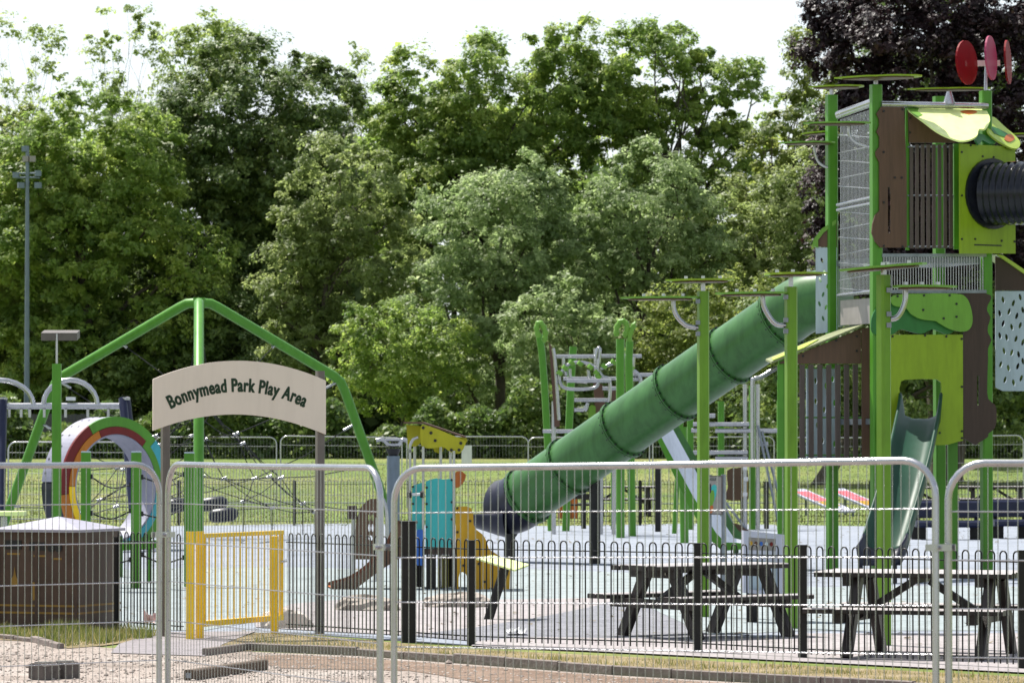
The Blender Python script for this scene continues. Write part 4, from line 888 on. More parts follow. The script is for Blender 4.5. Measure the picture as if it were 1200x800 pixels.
    for (u, v, z) in ((0, 0, 7.57), (0, A_, 7.55)): MB().tube([TP(u, v, z - .02), TP(u, v, z + .11)], .035, 8).build('leaf_stub', 'galv', t)
    q = fo.p(1113, 122); MB().tube([q, fo.p(1113, 107)], [.1, .04], 8).build('leaf_stub', 'galv', t)
    MB().tube(smooth([W(955, 169, 67.5), W(955, 178, 67.5), W(960, 190, 67.5), W(970, 196, 67.5), W(978, 195, 67.5)], 4, False), .022, 8).build('leaf_bracket', 'galv', t)
    MB().tube(smooth([W(995, 147, 65.5), W(996, 158, 65.5), W(1004, 167, 65.5), W(1018, 172, 65.5)], 4, False), .022, 8).build('leaf_bracket', 'galv', t)
    # wind spinner: three clear discs round a hub
    sp = W(1157, 73, 66.4); o = MB().tube([TP(A_, 0, 7.48), sp + UP * .02], .028, 8).build('spinner_pole', 'galv', t)
    MB().beam(W(1133, 74, 66.2), W(1172, 73.5, 66.5), .05, .09).build('spinner_hub', 'white', o)
    for px, py, rx, m, D in ((1132.5, 73, .19, 'red_clear', 66.0), (1161, 67.5, .12, 'pink_clear', 65.9), (1181, 72.5, .085, 'red_clear', 66.5)):
        c_ = W(px, py, D); an_ = math.acos(min(1, rx / .345)); nn = Vector((math.sin(an_), -math.cos(an_), .05)); 
        x = Vector((-nn.y, nn.x, 0)).normalized(); y = nn.cross(x).normalized(); P2 = [c_ + x * (.345 * math.cos(2 * math.pi * i / 28)) + y * (.345 * math.sin(2 * math.pi * i / 28)) for i in range(28)]
        MB().prism(P2, nn.normalized() * .03).build('spinner_disc', m, o)
    # dark green open slide
    top, bot = 66.0 - .15, 62.2
    prof = [(0, 2.42, 1079), (.12, 2.30, 1076), (.55, 1.60, 1064), (.85, .72, 1043), (.95, .45, 1036), (1, .33, 1030)]
    n = 9; L = smooth([W(px, 507, top + (bot - top) * s_) * 1 + Vector((0, 0, z - CH)) for s_, z, px in prof], 4, False); sect = []
    b = MB(); dk = MB(); m = len(L)
    def sec(p_, i):
        s_ = i / (m - 1); hw = .32; hh = .22 + .16 * max(0, 1 - s_ * 5); out = []
        for a, h in ((-1.12, hh), (-1.04, hh + .03), (-.95, hh), (-.8, .05), (-.4, 0), (.4, 0), (.8, .05), (.95, hh), (1.04, hh + .03), (1.12, hh), (1.0, -.06), (-1.0, -.06)): out.append(p_ + Vector((a * hw * .97, a * hw * .25, h)))
        return out
    k = 12
    for mb_, i0, i1 in ((b, 0, int(m * .72)), (dk, int(m * .72), m - 1)):
        vs = [q for i in range(i0, i1 + 1) for q in sec(L[i], i)]; c_ = i1 - i0 + 1
        mb_.add(vs, [(i * k + j, i * k + (j + 1) % k, (i + 1) * k + (j + 1) % k, (i + 1) * k + j) for i in range(c_ - 1) for j in range(k)] + [tuple(range(k - 1, -1, -1)), tuple((c_ - 1) * k + j for j in range(k))], True)
    b.build('open_slide', 'slide_teal', t); dk.build('slide_runout', 'navy', t)
    for sx in (-.25, .25): MB().beam(L[-1] + Vector((sx, .25, -.05)), Vector((L[-1].x + sx, L[-1].y + .25, -.02)), .06, .06).build('slide_foot', 'navy', t)
build_tower()
def tube_slide():
    t = tower; R0 = .475
    P = [W(985, 348, 68.4), W(960, 351, 68.6), W(936, 360, 68.8), W(916, 374, 69.0)]; e0 = Vector((916, 374)); e1 = Vector((614, 583.6))
    lin = lambda f: W(e0.x + (e1.x - e0.x) * f, e0.y + (e1.y - e0.y) * f, 69.0 + 3.6 * f)
    S = smooth(P, 5, False)[:-1] + [lin(f / 20) for f in range(0, 21)]
    o = MB().tube(S, R0, 36).build('tube_slide', 'slide_green', t)
    for f in (0, .202, .409, .616, .823, .985):
        a = lin(max(f, 0)); d = (lin(.5) - lin(.4)).normalized(); fl = MB()
        for s_ in (-.028, .006): fl.tube([a + d * s_, a + d * (s_ + .022)], R0 + .045, 32, sm=False)
        fl.build('joint_flange', 'slide_green', o); bt = MB(); x = d.orthogonal().normalized(); y = d.cross(x)
        for k in range(22):
            an = 2 * math.pi * k / 22; c = a + (x * math.cos(an) + y * math.sin(an)) * (R0 + .028); bt.tube([c - d * .05, c + d * .05], .016, 6)
        kind(bt.build('flange_bolts', 'bolt', o), 'stuff')
    # dark run-out elbow and chute
    E = smooth([lin(.985), W(607, 589, 72.75), W(598, 593, 72.85), W(588, 594, 73.0), W(583, 593.5, 73.05)], 5, False); r_ = [R0 + .02 - .03 * (i / (len(E) - 1)) for i in range(len(E))]
    MB().tube(E, r_, 32).build('elbow', 'navy', t)
    c0 = W(600, 602, 72.8); c1 = W(555.5, 603, 73.0); ax = (c1 - c0).normalized(); sd_ = ax.cross(UP).normalized(); b = MB(); vs = []; k = 14
    for i, (s_, rr, el) in enumerate(((0, .5, 6), (.4, .42, 2), (.75, .34, 0), (1, .29, -4))):
        c = c0.lerp(c1, s_) + UP * (.03 * s_)
        ins = [c + (sd_ * math.cos(R(180 - el + (180 + 2 * el) * j / k)) * rr * 1.0 + UP * math.sin(R(180 - el + (180 + 2 * el) * j / k)) * rr * .78) for j in range(k + 1)]
        out = [c + (q - c) * 1.1 for q in ins]; vs += ins + out[::-1]
    kk = 2 * (k + 1); b.add(vs, [(i * kk + j, i * kk + (j + 1) % kk, (i + 1) * kk + (j + 1) % kk, (i + 1) * kk + j) for i in range(3) for j in range(kk)] + [tuple(3 * kk + j for j in range(kk))], True); b.build('exit_chute', 'navy', t)
    p = W(598, 625, 72.3); MB().tube([p, Vector((p.x, p.y, -.02))], .085, 12).build('slide_support', 'black_post', t)
    p = W(697, 553, 71.8); MB().tube([p, Vector((p.x, p.y, -.02))], .095, 14).build('slide_support', 'black_post', t); MB().tube([p + UP * .22, p - UP * .12], [.28, .1], 14).build('support_saddle', 'black_post', t)
tube_slide()
# ------------------------------------------------------------------ leaf posts in front of the tower
def leaf_post(px, D, ytop, leaves, bracket, label, rot=20):
    p = GD(px, D); root = thing('leaf_post', label, 'leaf post', p); z = W(px, ytop, D).z; a = R(rot)
    MB().beam(p - UP * .02, p + UP * z, .125, .125, up=(math.cos(a), math.sin(a), 0), ch=.022).build('shaft', 'green_lime', root)
    MB().tube([p + UP * (z - .02), p + UP * (z + .13)], .028, 8).build('stub', 'galv', root)
    for x0, x1, y, tl, wd, m in leaves:
        canopy_leaf(root, x0, x1, y, D, wd, tl, m); b = MB(); a_, b_ = W(x0, y, D), W(x1, y - tl, D)
        for f in (.3, .55, .8): b.tube([a_.lerp(b_, f), a_.lerp(b_, f) + UP * .06], .022, 6)
        kind(b.build('leaf_bolts', 'galv', root), 'stuff')
    MB().tube(smooth([W(x, y, D) for x, y in bracket], 4, False), .03, 8).build('bracket', 'galv', root)
    s_ = -1 if bracket[-1][0] < px else 1
    for yy in (bracket[-1][1] - 6, bracket[-1][1] + 7, leaves[1][2] + 3): MB().box(W(px + s_ * 6, yy, D - .02), (.05, .1, .05)).build('bracket_clamp', 'galv_dark', root)
leaf_post(824, 51, 341, [(780, 860, 329.5, .8, .6, 'lime'), (727, 819, 350, .5, .6, 'leaf_green')], [(789, 352), (790, 363), (796, 374), (806, 382), (819, 384)], 'green leaf-topped post standing behind the left picnic table')
leaf_post(927, 48, 336, [(970, 896, 321, -1.5, .6, 'lime'), (838, 923, 345, .6, .6, 'leaf_green')], [(894, 347), (895, 358), (901, 370), (910, 380), (922, 381)], 'green leaf-topped post standing beside the pale play console')
leaf_post(1035.5, 44, 322, [(984, 1086, 318, 8, .7, 'leaf_green'), (1122, 1046, 337, 0, .6, 'leaf_green')], [(1061, 340), (1061, 352), (1057, 364), (1051, 372), (1044, 374)], 'nearest green leaf-topped post in front of the dark green slide', 35)

# ------------------------------------------------------------------ console, info sign
def console():
    D = 49.5; root = thing('play_console', 'pale lilac play console panel on dark legs behind the picnic table', 'play panel', GD(896, D)); f = vplane(896, D, 12)
    panel(root, 'frame', f, [(871, 621), (919, 626), (919, 697), (871, 694)], .09, 'lilac', holes=[[(877, 629), (909, 631), (909, 645), (877, 644)], [(877, 655), (912, 658), (912, 692), (877, 690)]])
    panel(root, 'game_plate', f.off(-.02), [(876, 628), (910, 630), (910, 646), (876, 645)], .02, 'grey_panel'); panel(root, 'back_plate', f.off(-.05), [(876, 654), (913, 657), (913, 693), (876, 691)], .02, 'pale_panel')
    for i, m in enumerate(('orange', 'brown_panel', 'blue', 'pale_panel', 'red')): panel(root, 'game_piece', f.off(.0), ell(880 + 6 * i, 636 + .3 * i, 1.8, 2.6, 8), .025, m)
    for px in (881, 919.5): q = f.off(-.1).p(px, 640 if px > 900 else 690); MB().beam(Vector((q.x, q.y, -.02)), q + UP * (.12 if px > 900 else 0), .115, .115).build('leg', 'black_post', root)
console()
def info_sign():
    D = 60; root = thing('info_sign', 'grey information sign with small green and red picture on two posts', 'sign', GD(833, D)); f = vplane(833, D, 6)
    panel(root, 'board', f, [(819, 557), (846.5, 557), (846.5, 603), (820.5, 602)], .015, 'post_grey'); g = f.off(.004)
    panel(root, 'sheet', f.off(.003), [(820.5, 558.5), (845, 558.5), (845, 601.5), (822, 600.5)], .002, 'grey_panel')
    for pts, m in (([(824, 571), (829, 568), (832, 580), (831, 590), (826, 582)], 'teal'), ([(834, 569), (840, 569), (839, 580), (835, 590), (832, 586)], 'teal'), ([(829, 577), (836, 574), (837, 585), (833, 594), (830, 590)], 'leaf_green'), ([(829, 568), (833, 567), (833, 577), (829.5, 576)], 'navy'), ([(832, 593), (835.5, 592), (835, 599), (832, 601)], 'orange_leaf')): panel(root, 'picture', g, pts, .002, m, sm=2); g = g.off(.001)
    cu = bpy.data.curves.new('t', 'FONT'); cu.body = 'JUNGLE'; cu.align_x = 'CENTER'; cu.offset = .02; to = bpy.data.objects.new('t', cu); COL.objects.link(to); me = bpy.data.meshes.new_from_object(to.evaluated_get(bpy.context.evaluated_depsgraph_get()))
    vs = [v.co.copy() for v in me.vertices]; fs = [tuple(p.vertices) for p in me.polygons]; bpy.data.objects.remove(to); x1 = max(v.x for v in vs); c = f.off(.006).p(832.5, 562.5); k = .079 / x1
    MB().add([c + Vector((v.x * k, 0, v.y * .045)) for v in vs], fs).build('lettering', 'ink', root)
    for px, yt in ((831, 556), (848, 555.5)): q = f.off(-.05).p(px, yt); MB().tube([Vector((q.x, q.y, -.02)), q], .035, 10).build('post', 'galv_dark', root)
info_sign()

# ------------------------------------------------------------------ climbing frame behind the slide
def climber():
    D = 92; root = thing('bar_climber', 'steel bar climbing frame with leaf-tipped green posts behind the tube slide', 'climbing frame', GD(695, D)); w_ = lambda x, y, d=0: W(x, y, D + d)
    for pts, r_ in (([(646, 622), (643, 540), (638, 450), (635, 412), (632, 392)], .105), ([(663, 622), (666, 520), (670, 430), (672, 406)], .11), ([(727, 630), (727, 500), (727, 397)], .115), ([(741, 628), (739, 520), (737, 420), (738, 400)], .105), ([(718, 620), (718, 540), (717, 470)], .06), ([(705, 616), (704, 500)], .05), ([(802, 636), (801, 560), (800, 500)], .11), ([(790, 625), (795, 540), (799, 480)], .07)):
        d = (F * CH / (pts[0][1] - HZ)) - D; P = [w_(x, y, d) for x, y in pts]; P[0].z = -.02; MB().tube(P, r_ * .78, 12).build('post', 'green', root)
    for pts in ([(632, 395), (629, 386), (631, 378.5), (635, 380), (639, 388), (638.5, 397), (636, 400)], [(722.5, 394), (723, 384), (727, 377), (732, 377), (735, 383), (733, 392), (731, 395)], [(737.5, 405), (738, 392), (743, 381), (744.5, 380)]): MB().tube(smooth([w_(x, y, -.3) for x, y in pts], 4, False), [.05 + .02 * ((q_ * 7) % 3) / 2 for q_ in range(4 * (len(pts) - 1) + 1)], 10).build('leaf_tip', 'leaf_green', root)
    for x0, x1, y, d in ((652, 676, 417.5, 0), (676, 702, 417.5, 0), (704, 752, 417, 0), (660, 725, 443.5, .4), (664, 716, 446, -.6), (735, 765, 439, 0), (673, 715, 468.5, 0), (673, 684, 480, 0), (735, 752, 444, 0), (706, 724, 455, 0), (636, 760, 505, 1.0)): MB().tube([w_(x0, y, d), w_(x1, y, d)], .045, 8).build('bar', 'stainless', root)
    for pts in ([(648, 408), (650, 420), (652, 445), (654, 478), (655, 492)], [(660, 418), (661, 432), (664, 440)], [(698, 420), (700, 410), (703, 408), (702, 425), (700, 440)], [(655, 438), (656, 448), (661, 454), (672, 456), (690, 455.5), (700, 452), (702, 440)], [(656, 440), (664, 428), (676, 424.5), (690, 426), (700, 433), (706, 441), (713, 443)], [(704, 432), (714, 427), (722, 424)], [(668, 432), (668, 441), (672, 446), (688, 447.5)], [(689, 433), (690, 441), (693, 446)], [(739, 432), (748, 438), (751, 447), (747, 454), (741, 456)], [(743, 418), (742, 430)], [(714, 442), (715, 460), (713, 478)], [(685, 475), (686, 481), (689, 472)]):
        MB().tube(smooth([w_(x, y, -.2) for x, y in pts], 3, False), .038, 7).build('loop_bar', 'stainless', root)
    for x, y in ((656, 437), (662, 431), (670, 425), (680, 426), (692, 430), (699, 437), (701, 441), (708, 429), (719, 424), (740, 431)): MB().tube([w_(x - 1.5, y + 2, -.25), w_(x + 1.5, y - 2, -.25)], .07, 8).build('grip', 'leaf_green', root)
    for pts in ([(649, 470), (649, 625)], [(698, 408), (700, 480), (701, 622)], [(720, 470), (719, 625)], [(705, 470), (704, 624)]): P = [w_(x, y, .6) for x, y in pts]; P[-1].z = -.02; MB().tube(P, .05, 8).build('pole', 'galv', root)
    f = Plane(w_(690, 500, .5), (0, -1, 0)); panel(root, 'board', f, [(643, 400), (650, 412), (655, 470), (656, 500), (650, 500), (646, 440)], .04, 'brown_panel'); panel(root, 'board', f, [(695, 448), (706, 450), (712, 500), (699, 500)], .04, 'brown_panel'); panel(root, 'board', f.off(-.1), [(714, 452), (724, 452), (724, 500), (714, 500)], .04, 'brown_panel'); panel(root, 'lime_board', f.off(.2), [(690, 476), (694, 474), (698, 476), (698, 500), (689, 500)], .04, 'green_lime')
    # steel slide with green cheeks
    Ds = 78; g = lambda x, y, d=0: W(x, y, Ds + d); A = [g(767, 500), g(812, 583), g(838, 625), g(849, 637), g(872, 640)]; B = [g(786, 498, .2), g(832, 582, .2), g(852, 618, .2), g(860, 630, .2), g(878, 634, .2)]
    b = MB(); n = 5; b.add(A + B + [p_ - UP * .03 for p_ in A + B], [(i, i + 1, i + 6, i + 5) for i in range(4)] + [(i + 10, i + 15, i + 16, i + 11) for i in range(4)] + [(4, 9, 19, 14), (0, 10, 15, 5)], False); b.build('slide_bed', 'sheet', root)
    c1 = [(762, 497), (768, 499), (812, 581), (839, 624), (850, 635), (874, 636), (874, 643), (846, 645), (834, 634), (806, 592)]; panel(root, 'slide_cheek', Plane(g(800, 500, -.1), (0, -1, 0)), c1, .05, 'green')
    c2 = [(783, 486), (789, 488), (836, 572), (858, 612), (866, 622), (882, 628), (880, 636), (862, 632), (852, 622), (830, 585), (780, 498)]; panel(root, 'slide_cheek', Plane(g(800, 500, .45), (0, -1, 0)), c2, .05, 'slide_green')
    panel(root, 'slide_end', Plane(g(800, 500, .5), (0, -1, 0)), [(858, 612), (866, 614), (884, 626), (884, 636), (866, 632)], .05, 'brown_panel')
    p_ = g(862, 640, .1); MB().beam(p_, Vector((p_.x, p_.y, -.02)), .1, .1).build('slide_foot', 'slide_green', root)
climber()
def rung_bridge():
    D = 97; root = thing('rung_bridge', 'low bridge of silver rungs hung between green posts behind the info sign', 'climbing frame', GD(865, D)); w_ = lambda x, y, d=0: W(x, y, D + d)
    for x, y0 in ((845, 470), (881.5, 452), (809, 478), (914, 470)):
        t = w_(x, y0); MB().tube([Vector((t.x, t.y, -.02)), t], .075, 10).build('post', 'green', root)
    for x in (888, 873): t = w_(x, 450, -.3); MB().tube([Vector((t.x, t.y, -.02)), t], .05, 8).build('pole', 'galv', root)
    for x0, x1, y in ((812, 878, 497), (838, 882, 504.5), (888, 912, 504.5), (812, 876, 530), (838, 876, 537), (890, 900, 520), (810, 818, 504), (830, 838, 487)): MB().tube([w_(x0, y, -.4), w_(x1, y, -.4)], .055, 8).build('rung', 'stainless', root)
    for a, b in (((888, 498), (914, 622)), ((893, 506), (924, 622)), ((848, 590), (862, 622)), ((850, 588), (876, 622))): P = [w_(*a, -.5), w_(*b, -.5)]; P[1].z = -.02; MB().tube(P, .03, 6).build('brace', 'galv_dark', root)
    f = Plane(w_(865, 570, .6), (0, -1, 0)); panel(root, 'climb_board', f, [(852, 551), (864, 548), (876, 550), (877, 584), (868, 586), (850, 585), (853, 570)], .1, 'brown_panel', sm=2); panel(root, 'climb_board_trim', f.off(.02), [(870, 560), (876, 562), (876, 582), (870, 582)], .03, 'orange')
    for x, y in ((874, 561), (873, 579), (873, 548)): MB().tube([w_(x - 2.5, y, -.5), w_(x + 2.5, y, -.5)], .05, 8).build('grip', 'white', root)
    p_ = w_(870, 584, .65); MB().beam(p_, Vector((p_.x, p_.y, 0)), .1, .1).build('board_leg', 'black_post', root)
rung_bridge()
# talking post, notice, black posts, game boards
p = GD(461, 92); rt = thing('handle_post', 'blue-grey post with curved silver handles beside the tripod frame', 'post', p)
z = W(461, 534, 92).z; MB().tube([p - UP * .02, p + UP * z], .14, 12).build('shaft', 'mast_grey', rt); MB().tube([p + UP * z, p + UP * (z + .16)], [.1, .17], 12).build('collar', 'bolt', rt)
MB().tube(smooth([W(441, 516, 92), W(449, 515, 92), W(456, 521, 92), W(467, 521, 92), W(471, 515, 92), W(477, 516, 92)], 4, False), .045, 8).build('handles', 'stainless', rt)
MB().tube([W(452, 515, 92), W(474, 515, 92)], .04, 8).build('cross_handle', 'stainless', rt)
p = W(547, 531, 118.8); o = MB().prism([W(541, 521.5, 118.8), W(553, 521.5, 118.8), W(553, 543, 118.8), W(541, 543, 118.8)], (0, .03, 0)).build('notice_board', 'white', None, p); tag(o, 'small blank white notice fixed to the far mesh fence', 'notice')
def black_post(px, D, yt, wd, label):
    p_ = GD(px, D); rt_ = thing('black_post', label, 'post', p_); z_ = W(px, yt, D).z
    MB().beam(p_ - UP * .02, p_ + UP * z_, wd, wd, ch=.01).build('shaft', 'black_post', rt_); MB().box(p_ + UP * (z_ + .012), (wd * 1.1, wd * 1.1, .024)).build('cap', 'black_post', rt_)
black_post(771, 95, 545, .13, 'square black post standing on the surfacing left of the steel slide')
black_post(898, 98, 565, .11, 'black post standing behind the rung bridge braces')
black_post(684, 98, 524, .11, 'thin black post standing just right of the slide support')
def crate(px, D, label):
    p_ = GD(px, D, gz(D)); rt_ = thing('bench_seat', label, 'bench', p_); c = MW[rt_.name]; T = lambda x, y, z: c @ Vector((x, y, z))
    for k in range(3): MB().beam(T(-.8, -.16 + .16 * k, .45), T(.8, -.16 + .16 * k, .45), .13, .04).build('seat_plank', 'table', rt_)
    for k in range(2): MB().beam(T(-.8, .26, .65 + .17 * k), T(.8, .26, .65 + .17 * k), .04, .13).build('back_plank', 'table', rt_)
    for x in (-.6, .6): MB().beam(T(x, -.15, 0), T(x, -.15, .43), .09, .09).build('leg', 'black_post', rt_); MB().beam(T(x, .2, 0), T(x, .29, .88), .09, .07).build('leg', 'black_post', rt_)
crate(655, 104, 'dark slatted bench at the grass edge behind the tube slide')
p = GD(665, 110); rt = thing('brick_bin', 'small reddish brown bin on the grass behind the slide support', 'litter bin', p)
MB().box(p + UP * .35, (.5, .4, .7)).build('body', 'orange_leaf', rt); MB().box(p + UP * .73, (.56, .46, .05)).build('lid', 'brown_dark', rt)
def game_board(px, D, label):
    p_ = GD(px, D); rt_ = thing('game_board', label, 'game board', p_, R(38)); c = MW[rt_.name]; T = lambda x, y, z: c @ Vector((x, y, z)); zz = lambda y: .38 + .28 * y
    b = MB(); b.prism([T(-.35, -1.0, zz(-1)), T(.35, -1.0, zz(-1)), T(.35, 1.0, zz(1)), T(-.35, 1, zz(1))], UP * .05); b.build('top', 'lilac', rt_)
    for y0, y1, m in ((.25, .75, 'pink_field'), (-.55, -.15, 'orange'), (-.1, .2, 'pink_field')): MB().prism([T(-.25, y0, zz(y0) + .053), T(.25, y0, zz(y0) + .053), T(.25, y1, zz(y1) + .053), T(-.25, y1, zz(y1) + .053)], UP * .004).build('target', m, rt_)
    for x in (-.3, .3): MB().beam(T(x, .9, 0), T(x, .9, zz(.9)), .06, .06).build('leg', 'galv_dark', rt_); MB().beam(T(x, -.95, 0), T(x, -.95, zz(-.95)), .06, .06).build('leg', 'galv_dark', rt_)
pmat('pink_field', (.70, .13, .16), .5, var=.08)
game_board(961, 113, 'sloping purple game board with red and orange targets, standing clear of its twin'); game_board(1007, 114, 'sloping purple game board with red and orange targets, half behind the tower legs')

def crumple(name, p_, size, mat, label, cat, seed, z0=0.0):
    g = np.random.default_rng(seed); n = 9; b = MB(); vs = []
    for j in range(n):
        for i_ in range(n): vs.append(p_ + Vector(((i_ / (n - 1) - .5) * size[0] + g.normal() * .008, (j / (n - 1) - .5) * size[1] + g.normal() * .008, z0 + .01 + abs(g.normal()) * size[2])))
    b.add(vs, [(j * n + i_, j * n + i_ + 1, (j + 1) * n + i_ + 1, (j + 1) * n + i_) for j in range(n - 1) for i_ in range(n - 1)]); return tag(b.build(name, mat, None, p_), label, cat)
crumple('plastic_bag', G(605, 742, .02), (.22, .4, .03), 'white', 'crumpled white plastic bag lying on the tarmac behind the railing', 'litter', 3)
pmat('tissue_pink', (.62, .45, .44), .8, var=.1)
crumple('tissue', G(176, 741, .03), (.11, .1, .06), 'tissue_pink', 'crumpled pink tissue caught in the grass beside the fence joint', 'litter', 4, .1)

# ------------------------------------------------------------------ the wood
def tree(name, label, ells, D, mat, dens, leaf, trunk_px, seed, group='trees of the wood beyond the field', clump=1.3, fill=.62, limbs=14, trunk_r=.32, depth=.8, bark='trunk', flat=.62):
    g = np.random.default_rng(seed); base = Vector(((trunk_px - 600) * D / F, D, gz(D))); root = thing(name, label, 'tree', base, 0, group); sc = D / F; CC = []
    for (px, py, rx, ry) in ells:
        c = np.array(W(px, py, D)); a = np.array([rx * sc, rx * sc * depth, ry * sc]); S = 4 * math.pi * (((a[0] * a[1]) ** 1.6 + (a[0] * a[2]) ** 1.6 + (a[1] * a[2]) ** 1.6) / 3) ** .625
        clump_ = clump * .86; k = max(8, int(fill * 4.4 * S / (math.pi * clump_ ** 2)))
        d = g.normal(size=(k, 3)); d /= np.linalg.norm(d, axis=1)[:, None]; d = d[(d[:, 1] < .35) | (g.random(k) < .45)]; k = len(d); lob = 1 + .06 * np.sin(d[:, 0] * 5 + seed) + .06 * np.sin(d[:, 2] * 7 + 2 * seed) + .06 * np.sin(d[:, 0] * 11 + d[:, 2] * 9)
        rr = np.where(g.random(k) < .72, g.uniform(.84, 1.04, k), g.uniform(.35, .84, k)) * lob
        CC.append(np.column_stack([c + d * a * rr[:, None], d]))
    CC = np.concatenate(CC); CC = CC[CC[:, 2] > gz(D) + .2]; k = len(CC); area = sum(math.pi * rx * ry * sc * sc for _, _, rx, ry in ells); n = int(area * dens); per = np.maximum(1, g.multinomial(n, np.full(k, 1 / k)))
    idx = np.repeat(np.arange(k), per); n = len(idx); cr = clump * .86 * (.35 + .95 * g.random(k) ** 1.4)
    NS = 10; sub = g.normal(size=(k, NS, 3)) + CC[:, None, 3:] * .35 + np.array([0, 0, .45]); sub /= np.linalg.norm(sub, axis=2)[..., None]; sub *= (cr[:, None] * g.uniform(.45, 1.1, (k, NS)))[..., None]; si = g.integers(0, NS, n)
    sr = cr[idx] * (.24 + .26 * g.random((k, NS))[idx, si]); d = g.normal(size=(n, 3)) + np.array([0, 0, .35]); d /= np.linalg.norm(d, axis=1)[:, None]
    off = sub[idx, si] * np.array([1, 1, flat]) + d * (sr * g.random(n) ** .5 * np.where(g.random(n) < .10, 2.0, 1))[:, None] * np.array([1, 1, .8]); pos = CC[idx, :3] + off
    sn = sub[idx, si] / cr[idx][:, None]; nrm = d * .5 + sn * .45 + CC[idx, 3:] * .25 + np.array([0, -.12, .6]) + g.normal(size=(n, 3)) * .42; nrm /= np.linalg.norm(nrm, axis=1)[:, None]
    ref = g.normal(size=(n, 3)); t1 = np.cross(nrm, ref); t1 /= np.linalg.norm(t1, axis=1)[:, None]; t2 = np.cross(nrm, t1)
    s1 = leaf * g.gamma(6, 1 / 6, n); s2 = s1 * g.uniform(.45, .75, n); Vv = np.empty((n, 3, 3)); dr = np.array([0, 0, -.15])
    Vv[:, 0] = pos - t1 * (s1 * .8)[:, None] - t2 * s2[:, None]; Vv[:, 1] = pos - t1 * (s1 * .5)[:, None] + t2 * (s2 * 1.1)[:, None]; Vv[:, 2] = pos + t1 * s1[:, None] + dr * s1[:, None]
    Vv -= np.array(base); ct = g.normal(0, .16, k); tint = np.clip(.48 + ct[idx] + g.normal(0, .17, n), 0, 1)
    raw_mesh('crown', Vv, 3, mat, tint, root, None)
    # trunk and limbs
    top = max(CC[:, 2]); mid = np.array([CC[:, 0].mean(), CC[:, 1].mean(), 0]); zt = base.z + (top - base.z) * .72; tp = Vector((mid[0], mid[1], zt))
    spine = smooth([base - UP * .1, base.lerp(tp, .3) + Vector((g.normal() * .2, g.normal() * .2, 0)), base.lerp(tp, .65) + Vector((g.normal() * .4, g.normal() * .3, 0)), tp], 4, False); m = len(spine)
    MB().tube(spine, [trunk_r * (1 - .85 * i / (m - 1)) for i in range(m)], 9).build('trunk', bark, root)
    for j in g.choice(k, min(limbs, k), replace=False):
        e = Vector(CC[j, :3]); f = min(.92, max(.15, ((e.z - base.z) / (zt - base.z)) * .62 + g.uniform(-.06, .12))); s_ = spine[int(f * (m - 1))]; L_ = (e - s_).length; jit = lambda k_: Vector((g.normal(), g.normal(), g.normal() * .6)) * (k_ * L_)
        pts = smooth([s_, s_.lerp(e, .33) + jit(.05) + UP * .06 * L_, s_.lerp(e, .68) + jit(.06) + UP * .05 * L_, e], 4, False); r0 = trunk_r * (1 - .85 * f) * .55
        lb = MB().tube(pts, [r0 * (1 - .82 * i / (len(pts) - 1)) for i in range(len(pts))], 6)
        for q_ in (5, 8, 10):
            o_ = pts[q_]; t_ = o_ + (e - o_) * g.uniform(.2, .6) + jit(.07); lb.tube([o_, o_.lerp(t_, .5) + jit(.02), t_], [r0 * .35, r0 * .22, r0 * .08], 5)
        lb.build('limb', bark, root)
    return root
GRP = None; TRI = 0
